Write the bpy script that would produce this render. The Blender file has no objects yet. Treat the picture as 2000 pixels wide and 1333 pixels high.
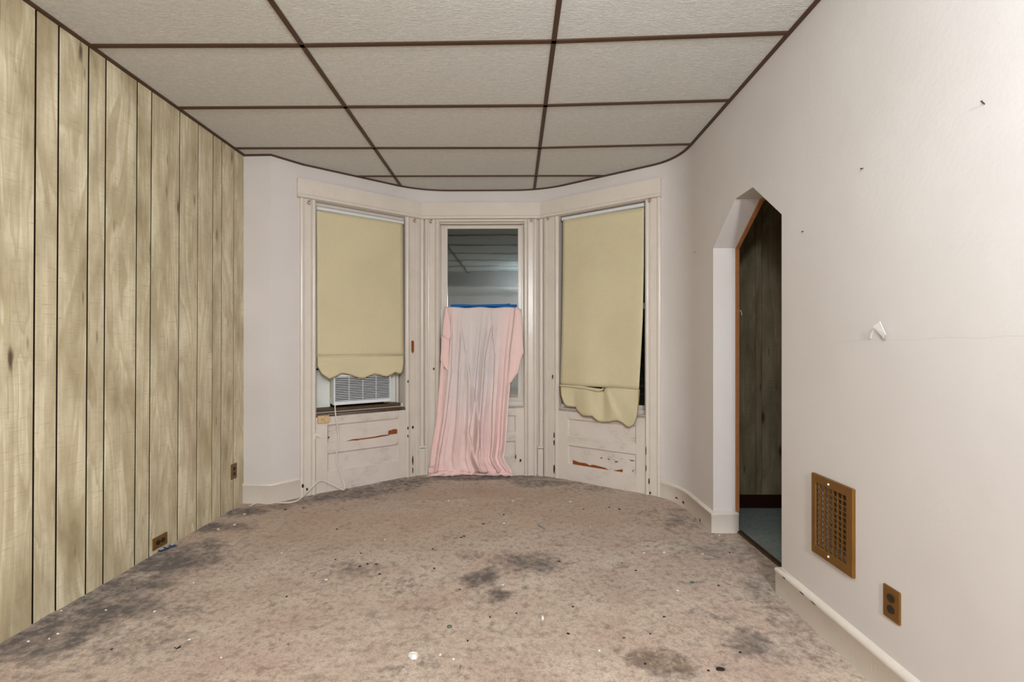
import bpy, bmesh, math, random
from mathutils import Vector, Matrix, noise

# ---------------------------------------------------------------- camera
F, CX, CY = 930.0, 1003.0, 678.0        # focal length and vanishing point in px of the 2000x1333 frame
CZ = 1.211                               # camera height
H = 2.695                                # ceiling height
S = bpy.context.scene
COL = S.collection
cam = bpy.data.objects.new('camera', bpy.data.cameras.new('camera'))
COL.objects.link(cam)
cam.data.sensor_width = 36.0
cam.data.sensor_fit = 'HORIZONTAL'
cam.data.lens = F / 2000 * 36
cam.data.shift_x = -(CX - 1000) / 2000
cam.data.shift_y = (CY - 666.5) / 2000
cam.data.clip_start = 0.02
cam.location = (0, 0, CZ)
cam.rotation_euler = (math.pi / 2, 0, 0)
S.camera = cam

# ---------------------------------------------------------------- world, exposure, lights
w = bpy.data.worlds.new('night'); S.world = w
w.use_nodes = True
w.node_tree.nodes['Background'].inputs[0].default_value = (0.006, 0.008, 0.012, 1)
w.node_tree.nodes['Background'].inputs[1].default_value = 1.0
S.view_settings.view_transform = 'Standard'
S.view_settings.look = 'None'
S.view_settings.gamma = 1.0
S.view_settings.use_curve_mapping = False
S.view_settings.exposure = 0.27

def add_light(name, kind, loc, energy, color=(1, 1, 1), **kw):
    d = bpy.data.lights.new(name, kind)
    d.energy = energy; d.color = color
    for k, v in kw.items():
        if k != 'aim': setattr(d, k, v)
    o = bpy.data.objects.new(name, d); COL.objects.link(o); o.location = loc
    if 'aim' in kw:
        o.rotation_euler = (Vector(kw['aim']) - Vector(loc)).to_track_quat('-Z', 'Y').to_euler()
    return o
# the room's own ceiling lamp, above and beside the camera: its glow on the ceiling is mirrored in the bare window pane
add_light('ceiling_lamp_offscreen', 'POINT', (0.20, 0.35, 2.12), 62, (0.84, 0.94, 1.0), shadow_soft_size=0.12)
# the lamp of the rear room, shining through the wide opening behind the camera
add_light('rear_room_lamp_offscreen', 'POINT', (0.55, -2.00, 2.25), 330, (0.95, 0.98, 1.0), shadow_soft_size=0.15)

# ---------------------------------------------------------------- helpers
rnd = random.Random(7)
def tag(o, label=None, cat=None, group=None, kind=None):
    if label: o['label'] = label
    if cat: o['category'] = cat
    if group: o['group'] = group
    if kind: o['kind'] = kind
    return o
def empty(name, loc=(0, 0, 0), rz=0, parent=None):
    o = bpy.data.objects.new(name, None); COL.objects.link(o)
    o.location = loc; o.rotation_euler = (0, 0, rz); o.empty_display_size = 0.1
    if parent: o.parent = parent
    return o
def obj(name, verts, faces, m, parent=None, smooth=False, rebase=False, auto=None, merge=False):
    verts = [Vector(v) for v in verts]
    loc = Vector((0, 0, 0))
    if rebase:
        loc = Vector((sum(v.x for v in verts) / len(verts), sum(v.y for v in verts) / len(verts), min(v.z for v in verts)))
        verts = [v - loc for v in verts]
    me = bpy.data.meshes.new(name)
    me.from_pydata([tuple(v) for v in verts], [], faces)
    me.materials.append(m)
    bm = bmesh.new(); bm.from_mesh(me)
    if merge: bmesh.ops.remove_doubles(bm, verts=bm.verts, dist=1e-5)
    bmesh.ops.recalc_face_normals(bm, faces=bm.faces)
    bm.to_mesh(me); bm.free()
    if smooth:
        me.polygons.foreach_set('use_smooth', [True] * len(me.polygons))
        if auto:
            me.set_sharp_from_angle(angle=math.radians(auto))
    me.update()
    o = bpy.data.objects.new(name, me); COL.objects.link(o)
    o.location = loc
    if parent: o.parent = parent
    return o
class MB:
    def __init__(self): self.v = []; self.f = []
    def add(self, vs, fs):
        b = len(self.v); self.v += [Vector(x) for x in vs]; self.f += [tuple(i + b for i in q) for q in fs]; return self
    def box(self, x0, x1, y0, y1, z0, z1, bev=0.0):
        if bev <= 0:
            vs = [(x, y, z) for z in (z0, z1) for y in (y0, y1) for x in (x0, x1)]
            return self.add(vs, [(0, 1, 3, 2), (4, 5, 7, 6), (0, 1, 5, 4), (2, 3, 7, 6), (0, 2, 6, 4), (1, 3, 7, 5)])
        bm = bmesh.new(); bmesh.ops.create_cube(bm, size=1)
        for v in bm.verts:
            v.co = Vector(((x0 + x1) / 2 + v.co.x * (x1 - x0), (y0 + y1) / 2 + v.co.y * (y1 - y0), (z0 + z1) / 2 + v.co.z * (z1 - z0)))
        bmesh.ops.bevel(bm, geom=bm.edges[:], offset=bev, segments=2, profile=0.6, affect='EDGES')
        bm.verts.index_update()
        self.add([v.co.copy() for v in bm.verts], [tuple(v.index for v in f.verts) for f in bm.faces]); bm.free(); return self
    def prism(self, poly, axis, a, b):
        """poly in the two other axes, extruded along axis from a to b"""
        n = len(poly)
        def mk(p, t):
            if axis == 'z': return (p[0], p[1], t)
            if axis == 'x': return (t, p[0], p[1])
            return (p[0], t, p[1])
        vs = [mk(p, a) for p in poly] + [mk(p, b) for p in poly]
        fs = [tuple(range(n)), tuple(range(n, 2 * n))] + [(i, (i + 1) % n, n + (i + 1) % n, n + i) for i in range(n)]
        return self.add(vs, fs)
    def tube(self, pts, r, seg=8, caps=True):
        pts = [Vector(p) for p in pts]; n = len(pts)
        rr = r if isinstance(r, (list, tuple)) else [r] * n
        vs = []; fs = []; up = None
        for i, p in enumerate(pts):
            t = (pts[min(i + 1, n - 1)] - pts[max(i - 1, 0)]).normalized()
            if up is None:
                up = Vector((0, 0, 1)) if abs(t.z) < 0.9 else Vector((1, 0, 0))
            a = t.cross(up).normalized(); up = a.cross(t).normalized()
            for k in range(seg):
                an = 2 * math.pi * k / seg
                vs.append(p + (a * math.cos(an) + up * math.sin(an)) * rr[i])
        for i in range(n - 1):
            for k in range(seg):
                fs.append((i * seg + k, i * seg + (k + 1) % seg, (i + 1) * seg + (k + 1) % seg, (i + 1) * seg + k))
        if caps:
            fs.append(tuple(range(seg))); fs.append(tuple(range((n - 1) * seg, n * seg)))
        return self.add(vs, fs)
    def build(self, name, m, parent=None, **k): return obj(name, self.v, self.f, m, parent, **k)
def smooth_path(pts, n=6):
    pts = [Vector(p) for p in pts]; out = []
    P = [pts[0]] + pts + [pts[-1]]
    for i in range(1, len(P) - 2):
        p0, p1, p2, p3 = P[i - 1:i + 3]
        for k in range(n):
            t = k / n
            out.append(0.5 * ((2 * p1) + (p2 - p0) * t + (2 * p0 - 5 * p1 + 4 * p2 - p3) * t * t + (3 * p1 - p0 - 3 * p2 + p3) * t ** 3))
    out.append(pts[-1]); return out
def interp(tab, x):
    if x <= tab[0][0]: return tab[0][1]
    for (a, va), (b, vb) in zip(tab, tab[1:]):
        if x <= b: return va + (vb - va) * (x - a) / (b - a)
    return tab[-1][1]

# pixel -> point, on a surface the pixel is known to lie on
def on_floor(px, py, z=0.0):
    Y = F * (CZ - z) / (py - CY); return Vector(((px - CX) / F * Y, Y, z))
def on_ceil(px, py):
    Y = F * (H - CZ) / (CY - py); return Vector(((px - CX) / F * Y, Y, H))
def on_x(X, px, py):
    Y = X * F / (px - CX); return Vector((X, Y, CZ + (CY - py) / F * Y))
class Facet:
    """a vertical bay facet; local x runs along it, local y away from the room"""
    def __init__(self, A, B):
        self.A = Vector((A[0], A[1], 0)); self.B = Vector((B[0], B[1], 0))
        self.d = (self.B - self.A); self.L = self.d.length; self.d.normalize()
        self.n = Vector((-self.d.y, self.d.x, 0)); self.rz = math.atan2(self.d.y, self.d.x)
    def uz(self, px, py, y=0.0):
        r = Vector(((px - CX) / F, 1, (CY - py) / F))
        P0 = self.A + self.n * y
        t = (P0.dot(self.n)) / (Vector((r.x, r.y, 0)).dot(self.n))
        p = r * t
        return ((p - P0).dot(self.d), CZ + p.z)
    def u(self, px, y=0.0): return self.uz(px, CY, y)[0]
    def loc(self, px, py, y=0.0):
        a, z = self.uz(px, py, y); return Vector((a, y, z))
    def world(self, u, y, z): return self.A + self.d * u + self.n * y + Vector((0, 0, z))

# ---------------------------------------------------------------- materials
def srgb(r, g, b):
    def c(x):
        x /= 255.0
        return x / 12.92 if x <= 0.04045 else ((x + 0.055) / 1.055) ** 2.4
    return (c(r), c(g), c(b), 1)
class NT:
    def __init__(self, name, rough=0.6, spec=0.3, metal=0.0):
        self.m = bpy.data.materials.new(name); self.m.use_nodes = True
        self.t = self.m.node_tree; self.b = self.t.nodes['Principled BSDF']
        self.b.inputs['Roughness'].default_value = rough
        self.b.inputs['Specular IOR Level'].default_value = spec
        self.b.inputs['Metallic'].default_value = metal
    def n(self, typ, ins=None, **props):
        x = self.t.nodes.new(typ)
        for k, v in props.items(): setattr(x, k, v)
        for k, v in (ins or {}).items(): self.put(x.inputs[k], v)
        return x
    def put(self, sock, v):
        if hasattr(v, 'is_linked') or isinstance(v, bpy.types.NodeSocket): self.t.links.new(v, sock)
        else: sock.default_value = v
    def math(self, op, a, b=0.0, c=0.0, clamp=False):
        x = self.t.nodes.new('ShaderNodeMath'); x.operation = op; x.use_clamp = clamp
        self.put(x.inputs[0], a); self.put(x.inputs[1], b); self.put(x.inputs[2], c)
        return x.outputs[0]
    def mix(self, fac, a, b, mode='MIX'):
        x = self.t.nodes.new('ShaderNodeMix'); x.data_type = 'RGBA'; x.blend_type = mode
        self.put(x.inputs['Factor'], fac); self.put(x.inputs[6], a); self.put(x.inputs[7], b)
        return x.outputs[2]
    def coord(self, which='Object', scale=(1, 1, 1), rand=0.0):
        tc = self.t.nodes.new('ShaderNodeTexCoord').outputs[which]
        if rand:
            oi = self.t.nodes.new('ShaderNodeObjectInfo').outputs['Random']
            va = self.n('ShaderNodeVectorMath', operation='ADD')
            self.put(va.inputs[0], tc)
            cb = self.n('ShaderNodeCombineXYZ', {0: self.math('MULTIPLY', oi, rand), 1: self.math('MULTIPLY', oi, rand * 1.7), 2: self.math('MULTIPLY', oi, rand * 2.3)})
            self.put(va.inputs[1], cb.outputs[0]); tc = va.outputs[0]
        mp = self.n('ShaderNodeMapping'); self.put(mp.inputs[0], tc); mp.inputs['Scale'].default_value = scale
        return mp.outputs[0]
    def noise(self, vec, scale=5.0, detail=4.0, rough=0.55, dist=0.0):
        x = self.n('ShaderNodeTexNoise', {'Vector': vec, 'Scale': scale, 'Detail': detail, 'Roughness': rough, 'Distortion': dist})
        return x.outputs['Fac']
    def ramp(self, fac, *stops):
        x = self.n('ShaderNodeValToRGB'); self.put(x.inputs[0], fac)
        e = x.color_ramp.elements
        while len(e) < len(stops): e.new(0.5)
        for i, (p, c) in enumerate(stops):
            e[i].position = p; e[i].color = c if isinstance(c, tuple) else (c, c, c, 1)
        return x.outputs[0]
    def bump(self, h, strength=0.3, dist=0.01):
        x = self.n('ShaderNodeBump', {'Strength': strength, 'Distance': dist, 'Height': h})
        self.t.links.new(x.outputs[0], self.b.inputs['Normal'])
    def color(self, c): self.put(self.b.inputs['Base Color'], c); return self
W4 = (1, 1, 1, 1)
M = {}
def simple(key, col, rough=0.5, spec=0.3, metal=0.0, var=0.12, vs=12.0, bump=0.0):
    k = NT(key, rough, spec, metal)
    c = srgb(*col); d = tuple(max(0, x * (1 - var)) for x in c[:3]) + (1,)
    n = k.noise(k.coord(rand=3.0), vs, 4)
    k.color(k.mix(n, c, d))
    if bump: k.bump(n, bump, 0.004)
    M[key] = k.m; return k.m

def m_plaster():
    k = NT('plaster', 0.55, 0.25)
    v = k.coord()
    big = k.noise(v, 1.3, 4); fine = k.noise(v, 60, 3)
    c = k.mix(k.ramp(big, (0.3, 0.0), (0.75, 1.0)), srgb(210, 204, 201), srgb(202, 195, 190))
    # hairline cracks with a shape of their own
    sx = k.n('ShaderNodeSeparateXYZ', {0: v}).outputs
    wob = k.math('MULTIPLY', k.math('SUBTRACT', k.noise(v, 5, 3), 0.5), 0.03)
    dz = k.math('ABSOLUTE', k.math('SUBTRACT', k.math('SUBTRACT', sx[2], 1.235), wob))
    inr = k.math('MULTIPLY', k.math('LESS_THAN', sx[1], 1.93), k.math('GREATER_THAN', sx[1], 0.8))
    crack = k.math('MULTIPLY', k.math('LESS_THAN', dz, 0.0011), inr)
    dy = k.math('ABSOLUTE', k.math('SUBTRACT', k.math('SUBTRACT', sx[1], 2.12), k.math('MULTIPLY', wob, 2.2)))
    inz = k.math('MULTIPLY', k.math('GREATER_THAN', sx[2], 1.95), k.math('LESS_THAN', sx[2], 2.6))
    crack2 = k.math('MULTIPLY', k.math('LESS_THAN', dy, 0.0008), inz)
    cr = k.math('MULTIPLY', k.math('ADD', crack, crack2, clamp=True), 0.15)
    k.color(k.mix(cr, c, srgb(120, 105, 95)))
    k.bump(k.math('ADD', k.math('MULTIPLY', big, 1.5), k.math('MULTIPLY', fine, 0.12)), 0.25, 0.02)
    M['plaster'] = k.m
m_plaster()
def m_trim():
    k = NT('trim_paint', 0.28, 0.45)
    v = k.coord('Object', (1, 1, 1), 2.0)
    n = k.noise(v, 6, 5); f = k.noise(k.coord('Object', (30, 30, 4), 2.0), 3, 4)
    c = k.mix(n, srgb(217, 208, 198), srgb(203, 193, 182))
    k.color(k.mix(k.ramp(f, (0.62, 0.0), (0.78, 0.35)), c, srgb(168, 152, 138)))
    k.bump(k.math('ADD', n, k.math('MULTIPLY', f, 0.5)), 0.25, 0.006)
    M['trim'] = k.m
m_trim()
def m_worn():
    k = NT('worn_paint', 0.38, 0.35)      # alligatored paint on the aprons
    v = k.coord('Object', (5, 5, 26), 5.0)
    n = k.noise(v, 2.2, 6, 0.62, 0.8); b = k.noise(k.coord('Object', (1, 1, 1), 5.0), 7, 4)
    line = k.math('ABSOLUTE', k.math('SUBTRACT', n, 0.5))
    crack = k.math('MULTIPLY', k.ramp(line, (0.0, 1.0), (0.022, 0.0)), k.ramp(b, (0.5, 0.0), (0.66, 1.0)))
    c = k.mix(b, srgb(216, 206, 198), srgb(203, 192, 183))
    k.color(k.mix(k.math('MULTIPLY', crack, 0.75), c, srgb(120, 100, 84)))
    k.bump(k.math('SUBTRACT', k.math('MULTIPLY', n, 0.6), k.math('MULTIPLY', crack, 0.6)), 0.45, 0.008)
    M['worn'] = k.m
m_worn()
def wood_panel(key, c0, c1, c2, dark, knots=7.0, rough=0.5, axis='y'):
    k = NT(key, rough, 0.25)
    base = k.coord('Object', (1, 1, 1), 9.0)
    def st(a, b):
        mp = k.n('ShaderNodeMapping'); k.put(mp.inputs[0], base); mp.inputs['Scale'].default_value = (0, a, b) if axis == 'y' else (a, 0, b); return mp.outputs[0]
    n = k.noise(st(4.2, 0.62), 1.0, 3, 0.5, 0.6)
    ring = k.math('FRACT', k.math('MULTIPLY', n, 11.0))
    cath = k.ramp(ring, (0.0, 0.0), (0.55, 0.5), (0.88, 1.0), (1.0, 0.0))
    fib = k.noise(st(95, 2.2), 1.0, 4, 0.6)
    mot = k.noise(st(6, 2.0), 1.0, 4, 0.6)
    saw = k.noise(st(9, 120), 1.0, 3, 0.7)
    c = k.mix(k.math('MULTIPLY', cath, 0.95), c0, c1)
    c = k.mix(k.ramp(fib, (0.42, 0.0), (0.72, 0.75)), c, c1)
    c = k.mix(k.ramp(mot, (0.40, 0.0), (0.70, 0.9)), c, c2)
    c = k.mix(k.ramp(saw, (0.56, 0.0), (0.72, 0.55)), c, c2)
    # streaks and knots
    vo = k.n('ShaderNodeTexVoronoi', {'Vector': st(knots, knots * 0.22), 'Scale': 1.0, 'Randomness': 1.0})
    dd = k.math('ADD', vo.outputs['Distance'], k.math('MULTIPLY', k.math('SUBTRACT', k.noise(st(60, 9), 1.0, 3), 0.5), 0.16))
    pick = k.math('GREATER_THAN', k.n('ShaderNodeSeparateColor', {0: vo.outputs['Color']}).outputs[0], 0.42)
    knot = k.math('MULTIPLY', k.ramp(dd, (0.04, 1.0), (0.12, 0.0)), pick)
    halo = k.math('MULTIPLY', k.ramp(dd, (0.08, 0.5), (0.30, 0.0)), pick)
    vs2 = k.n('ShaderNodeTexVoronoi', {'Vector': st(knots * 2.6, knots * 0.40), 'Scale': 1.0, 'Randomness': 1.0})
    sd = k.math('ADD', vs2.outputs['Distance'], k.math('MULTIPLY', k.math('SUBTRACT', fib, 0.5), 0.25))
    streak = k.math('MULTIPLY', k.ramp(sd, (0.05, 1.0), (0.16, 0.0)), k.math('GREATER_THAN', k.n('ShaderNodeSeparateColor', {0: vs2.outputs['Color']}).outputs[1], 0.72))
    c = k.mix(k.math('MULTIPLY', streak, 0.6), c, dark)
    c = k.mix(halo, c, c2)
    c = k.mix(k.math('MULTIPLY', knot, 0.85), c, dark)
    k.color(c)
    k.bump(k.math('SUBTRACT', k.math('MULTIPLY', fib, 0.35), k.math('MULTIPLY', knot, 0.5)), 0.2, 0.004)
    M[key] = k.m
wood_panel('paneling', srgb(232, 222, 194), srgb(200, 185, 152), srgb(160, 143, 112), srgb(70, 56, 44), knots=8.5)
wood_panel('pine', srgb(172, 158, 128), srgb(146, 132, 104), srgb(112, 100, 76), srgb(56, 46, 32), knots=9.0, rough=0.4, axis='x')
def m_tile():
    k = NT('ceiling_tile', 0.85, 0.15)
    v = k.coord('Object', (1, 2.2, 1), 3.0)
    a = k.noise(v, 34, 4, 0.6, 1.2); b = k.noise(v, 95, 3)
    k.color(k.mix(k.ramp(a, (0.4, 0.0), (0.7, 1.0)), srgb(206, 206, 202), srgb(222, 222, 219)))
    k.bump(k.math('ADD', a, k.math('MULTIPLY', b, 0.4)), 0.8, 0.006)
    M['tile'] = k.m
m_tile()
simple('bar', (84, 60, 44), 0.5, 0.3, var=0.25)
simple('groove', (26, 16, 8), 0.7, 0.1)
simple('hall_base', (52, 26, 20), 0.4, 0.3)
simple('raw_wood', (176, 118, 74), 0.65, 0.2, var=0.3, vs=30)
simple('bare_wood', (150, 78, 30), 0.6, 0.25, var=0.45, vs=40, bump=0.3)
simple('dark_chip', (70, 48, 38), 0.7, 0.2, var=0.3)
simple('sill_wood', (96, 74, 52), 0.5, 0.3, var=0.45, vs=25)
simple('plastic_white', (222, 226, 230), 0.35, 0.4, var=0.04)
simple('plastic_panel', (226, 228, 222), 0.5, 0.3, var=0.10)
simple('dark_inside', (20, 22, 25), 0.7, 0.2)
simple('ac_label', (190, 190, 70), 0.5, 0.3)
simple('roller_white', (214, 216, 216), 0.35, 0.4, var=0.05)
simple('tape_blue', (22, 100, 172), 0.5, 0.3, var=0.15)
simple('brass', (140, 98, 44), 0.42, 0.5, 0.55, var=0.35, vs=18)
simple('brown_plate', (122, 88, 42), 0.4, 0.4, 0.2, var=0.25)
simple('socket', (34, 26, 20), 0.4, 0.4)
simple('duct', (168, 168, 158), 0.5, 0.4, var=0.3)
simple('damper', (92, 78, 60), 0.5, 0.4, var=0.3)
simple('cord', (222, 214, 202), 0.45, 0.35, var=0.08)
simple('beige_box', (206, 176, 138), 0.5, 0.3)
simple('orange_strap', (160, 96, 44), 0.45, 0.35, var=0.3, vs=60)
simple('clip_blue', (30, 110, 190), 0.35, 0.4)
simple('clip_yellow', (226, 214, 60), 0.4, 0.3)
simple('nail', (70, 68, 66), 0.4, 0.5, 0.6)
simple('hook', (178, 160, 146), 0.4, 0.5, 0.1, var=0.4, vs=60)
simple('paper', (240, 240, 238), 0.6, 0.3, var=0.03)
simple('chip', (232, 228, 220), 0.7, 0.2, var=0.08)
simple('crumb', (54, 44, 38), 0.8, 0.1, var=0.3)
simple('green_bit', (70, 104, 84), 0.6, 0.2)
simple('steel', (150, 160, 166), 0.35, 0.5, 0.5)
simple('wrapper', (190, 198, 214), 0.3, 0.5)
simple('wrapper_blue', (60, 70, 96), 0.4, 0.4)
simple('strip_brown', (84, 64, 42), 0.45, 0.4, 0.3)
simple('lamp_metal', (190, 186, 176), 0.3, 0.5, 0.6)
def m_blind():
    k = NT('blind_fabric', 0.75, 0.15)
    a = k.noise(k.coord('Object', (220, 220, 26), 3.0), 1.0, 2); b = k.noise(k.coord('Object', (26, 26, 220), 3.0), 1.0, 2)
    g = k.noise(k.coord('Object', (1, 1, 1), 3.0), 2.0, 4)
    c = k.mix(k.math('MULTIPLY', k.math('ADD', a, b), 0.5), srgb(214, 203, 170), srgb(195, 183, 149))
    k.color(k.mix(k.ramp(g, (0.4, 0.0), (0.8, 0.3)), c, srgb(174, 162, 130)))
    k.bump(k.math('ADD', a, b), 0.25, 0.002)
    k.b.inputs['Sheen Weight'].default_value = 0.1
    M['blind'] = k.m
m_blind()
simple('blind_edge', (160, 138, 100), 0.8, 0.1, var=0.3, vs=80)
def m_sheet(key, strength):
    k = NT(key, 0.85, 0.1)
    v = k.coord('Object')
    at = k.n('ShaderNodeAttribute', attribute_name='grey_light').outputs['Fac']
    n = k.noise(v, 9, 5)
    grey_light = k.math('MULTIPLY', k.math('MULTIPLY', at, k.math('ADD', k.math('MULTIPLY', n, 0.5), 0.75), clamp=True), strength)
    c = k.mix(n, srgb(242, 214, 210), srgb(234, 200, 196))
    c = k.mix(grey_light, c, srgb(212, 203, 202))  # greyish light on the upper middle, painted into the cloth colour
    dots = k.noise(v, 60, 3)
    c = k.mix(k.math('MULTIPLY', k.ramp(dots, (0.68, 0.0), (0.8, 0.35)), grey_light), c, srgb(160, 148, 144))
    k.color(c)
    k.bump(k.noise(v, 22, 3), 0.18, 0.008)
    M[key] = k.m
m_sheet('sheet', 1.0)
simple('sheet_pink', (240, 204, 200), 0.85, 0.1, var=0.08)
def m_glass():
    m = bpy.data.materials.new('window_glass'); m.use_nodes = True
    t = m.node_tree; t.nodes.clear()
    out = t.nodes.new('ShaderNodeOutputMaterial')
    tr = t.nodes.new('ShaderNodeBsdfTransparent'); tr.inputs[0].default_value = (0.55, 0.6, 0.6, 1)
    gl = t.nodes.new('ShaderNodeBsdfGlossy'); gl.inputs['Roughness'].default_value = 0.04; gl.inputs[0].default_value = (0.86, 0.95, 0.98, 1)
    tc = t.nodes.new('ShaderNodeTexCoord'); mp = t.nodes.new('ShaderNodeMapping'); mp.inputs['Scale'].default_value = (1, 1, 3)
    no = t.nodes.new('ShaderNodeTexNoise'); no.inputs['Scale'].default_value = 3.0; no.inputs['Detail'].default_value = 2
    bu = t.nodes.new('ShaderNodeBump'); bu.inputs['Strength'].default_value = 0.025; bu.inputs['Distance'].default_value = 0.01
    fr = t.nodes.new('ShaderNodeFresnel'); fr.inputs[0].default_value = 1.5
    ad = t.nodes.new('ShaderNodeMath'); ad.operation = 'MULTIPLY_ADD'; ad.inputs[1].default_value = 3.0; ad.inputs[2].default_value = 0.04; ad.use_clamp = True
    mx = t.nodes.new('ShaderNodeMixShader')
    L = t.links.new
    L(tc.outputs['Object'], mp.inputs[0]); L(mp.outputs[0], no.inputs['Vector']); L(no.outputs['Fac'], bu.inputs['Height'])
    L(bu.outputs[0], gl.inputs['Normal']); L(bu.outputs[0], fr.inputs['Normal'])
    L(fr.outputs[0], ad.inputs[0]); L(ad.outputs[0], mx.inputs[0]); L(tr.outputs[0], mx.inputs[1]); L(gl.outputs[0], mx.inputs[2]); L(mx.outputs[0], out.inputs[0])
    M['glass'] = m
m_glass()
simple('louver', (26, 44, 36), 0.15, 0.5)
simple('louver_edge', (196, 204, 196), 0.3, 0.5)
simple('night', (16, 18, 20), 0.9, 0.05)
def m_carpet(key, base, light, dirt, use_attr):
    k = NT(key, 0.95, 0.05)
    v = k.coord('Object')
    n1 = k.noise(v, 3.2, 5, 0.62); n2 = k.noise(v, 26, 5, 0.65); n3 = k.noise(v, 170, 3, 0.7); n4 = k.noise(v, 9, 6, 0.7, 0.6)
    n5 = k.noise(v, 1.7, 3); n6 = k.noise(v, 60, 4, 0.7)
    c = k.mix(k.ramp(n1, (0.35, 0.0), (0.68, 1.0)), base, light)
    c = k.mix(k.ramp(n5, (0.45, 0.0), (0.7, 0.5)), c, srgb(188, 156, 140) if use_attr else base)
    c = k.mix(k.ramp(n2, (0.48, 0.0), (0.70, 0.6)), c, dirt)
    c = k.mix(k.ramp(n6, (0.45, 0.0), (0.72, 0.55)), c, dirt)
    c = k.mix(k.ramp(n3, (0.4, 0.0), (0.75, 0.5)), c, dirt)
    if use_attr:
        at = k.n('ShaderNodeAttribute', attribute_name='stain')
        s = k.n('ShaderNodeSeparateColor', {0: at.outputs['Color']}).outputs
        m_ = k.math('MULTIPLY', k.math('SUBTRACT', k.math('ADD', k.math('MULTIPLY', n4, 0.6), k.math('MULTIPLY', n2, 0.4)), 0.5), 3.2)
        dk = k.ramp(k.math('ADD', s[0], m_), (0.12, 0.0), (1.25, 1.0))
        bw = k.ramp(k.math('ADD', s[2], m_), (0.30, 0.0), (0.9, 1.0))
        c = k.mix(k.math('MULTIPLY', s[1], 0.85), c, srgb(178, 146, 120))
        c = k.mix(k.math('MULTIPLY', k.math('MULTIPLY', bw, s[2]), 0.75), c, srgb(104, 78, 54))
        c = k.mix(k.math('MULTIPLY', dk, 0.95), c, srgb(84, 73, 66))
    spk = k.noise(k.coord('Object', (1, 0.55, 1)), 42, 3, 0.5)
    c = k.mix(k.ramp(spk, (0.69, 0.0), (0.76, 0.7)), c, srgb(72, 60, 52))
    k.color(c)
    k.bump(k.math('ADD', k.math('MULTIPLY', n3, 0.7), n2), 0.55, 0.012)
    k.b.inputs['Sheen Weight'].default_value = 0.15
    M[key] = k.m
m_carpet('carpet', srgb(194, 169, 151), srgb(214, 196, 177), srgb(124, 104, 92), True)
m_carpet('hall_carpet', srgb(138, 146, 140), srgb(152, 158, 152), srgb(104, 112, 108), False)

# ---------------------------------------------------------------- plan of the room
XL, XR = -2.096, 1.312           # side walls
YB = -0.30                       # opening to the rear room
XH = 1.475                       # hall side of the right wall
FL = Facet((-1.747, 3.834), (-0.872, 4.512))
FC = Facet((-0.872, 4.512), (0.257, 4.497))
FR = Facet((0.257, 4.497), (1.190, 3.833))
PO = 0.022                       # plaster lies this far behind the casing face
def rounded_plan():
    p = [(-1.879, 3.69)]
    p += [tuple(FL.world(u, PO, 0)[:2]) for u in (0.05, 0.2, 0.4, 0.7)]
    c0 = FL.world(FL.L, PO, 0); a = FL.world(FL.L - 0.25, PO, 0); b = FC.world(0.28, PO, 0)
    for k in range(9):
        t = k / 8; q = a * (1 - t) ** 2 + c0 * 2 * t * (1 - t) + b * t * t; p.append((q.x, q.y))
    c1 = FR.world(0, PO, 0); a = FC.world(FC.L - 0.28, PO, 0); b = FR.world(0.25, PO, 0)
    for k in range(9):
        t = k / 8; q = a * (1 - t) ** 2 + c1 * 2 * t * (1 - t) + b * t * t; p.append((q.x, q.y))
    p += [tuple(FR.world(u, PO, 0)[:2]) for u in (0.5, 0.8, 1.0)]
    a = FR.world(1.06, PO, 0); b = Vector((XR, 3.50, 0)); c = Vector((XR - 0.002, 3.775, 0))
    for k in range(11):
        t = k / 10; q = a * (1 - t) ** 2 + c * 2 * t * (1 - t) + b * t * t; p.append((q.x, q.y))
    return p
BAY = rounded_plan()
ROOM = [(XL, YB - 4.0)] + [(XL, 3.698)] + BAY + [(XR, YB - 4.0)]

# ---- floor: lumpy carpet with stains
STAINS = []   # (x, y, rx, ry, rot, dark, tan, brown)
def stain(px, py, rpx, rpy, d=0.0, t=0.0, b=0.0, rot=0.0):
    c = on_floor(px, py); rx = rpx / F * c.y; ry = abs(on_floor(px, py - rpy).y - on_floor(px, py + rpy).y) / 2
    STAINS.append((c.x, c.y, rx, ry, rot, d, t, b))
stain(940, 1130, 42, 20, 0.95); stain(1035, 1100, 70, 20, 0.75); stain(965, 1165, 30, 12, 0.8)
stain(700, 962, 110, 13, 0.75, rot=0.5); stain(780, 945, 60, 14, 0.7, rot=0.5); stain(930, 934, 160, 5, 0.8); stain(1060, 944, 70, 6, 0.7)
stain(1150, 950, 60, 9, 0.35); stain(960, 965, 175, 14, 0, 0.7); stain(700, 1020, 330, 40, 0, 0.45); stain(1100, 1000, 260, 34, 0, 0.45); stain(560, 1000, 110, 16, 0, 0.5); stain(420, 1045, 90, 20, 0, 0.5)
stain(400, 1030, 90, 13, 0.85); stain(470, 1000, 50, 8, 0.85); stain(330, 1095, 110, 24, 0.9); stain(200, 1180, 120, 32, 0.85); stain(60, 1265, 110, 38, 0.9)
stain(250, 1140, 110, 22, 0.8); stain(130, 1225, 120, 30, 0.8); stain(380, 1070, 60, 14, 0.6); stain(330, 1180, 90, 20, 0.35); stain(250, 1250, 140, 40, 0.4); stain(540, 990, 40, 7, 0.5); stain(690, 1108, 70, 12, 0.4); stain(770, 1150, 70, 14, 0.3)
stain(1290, 1292, 90, 26, 0.3, 0, 0.9); stain(1310, 1315, 60, 14, 0.6); stain(1470, 1255, 60, 26, 0.75); stain(1340, 1020, 70, 16, 0.5); stain(1400, 1075, 90, 20, 0.35)
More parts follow.
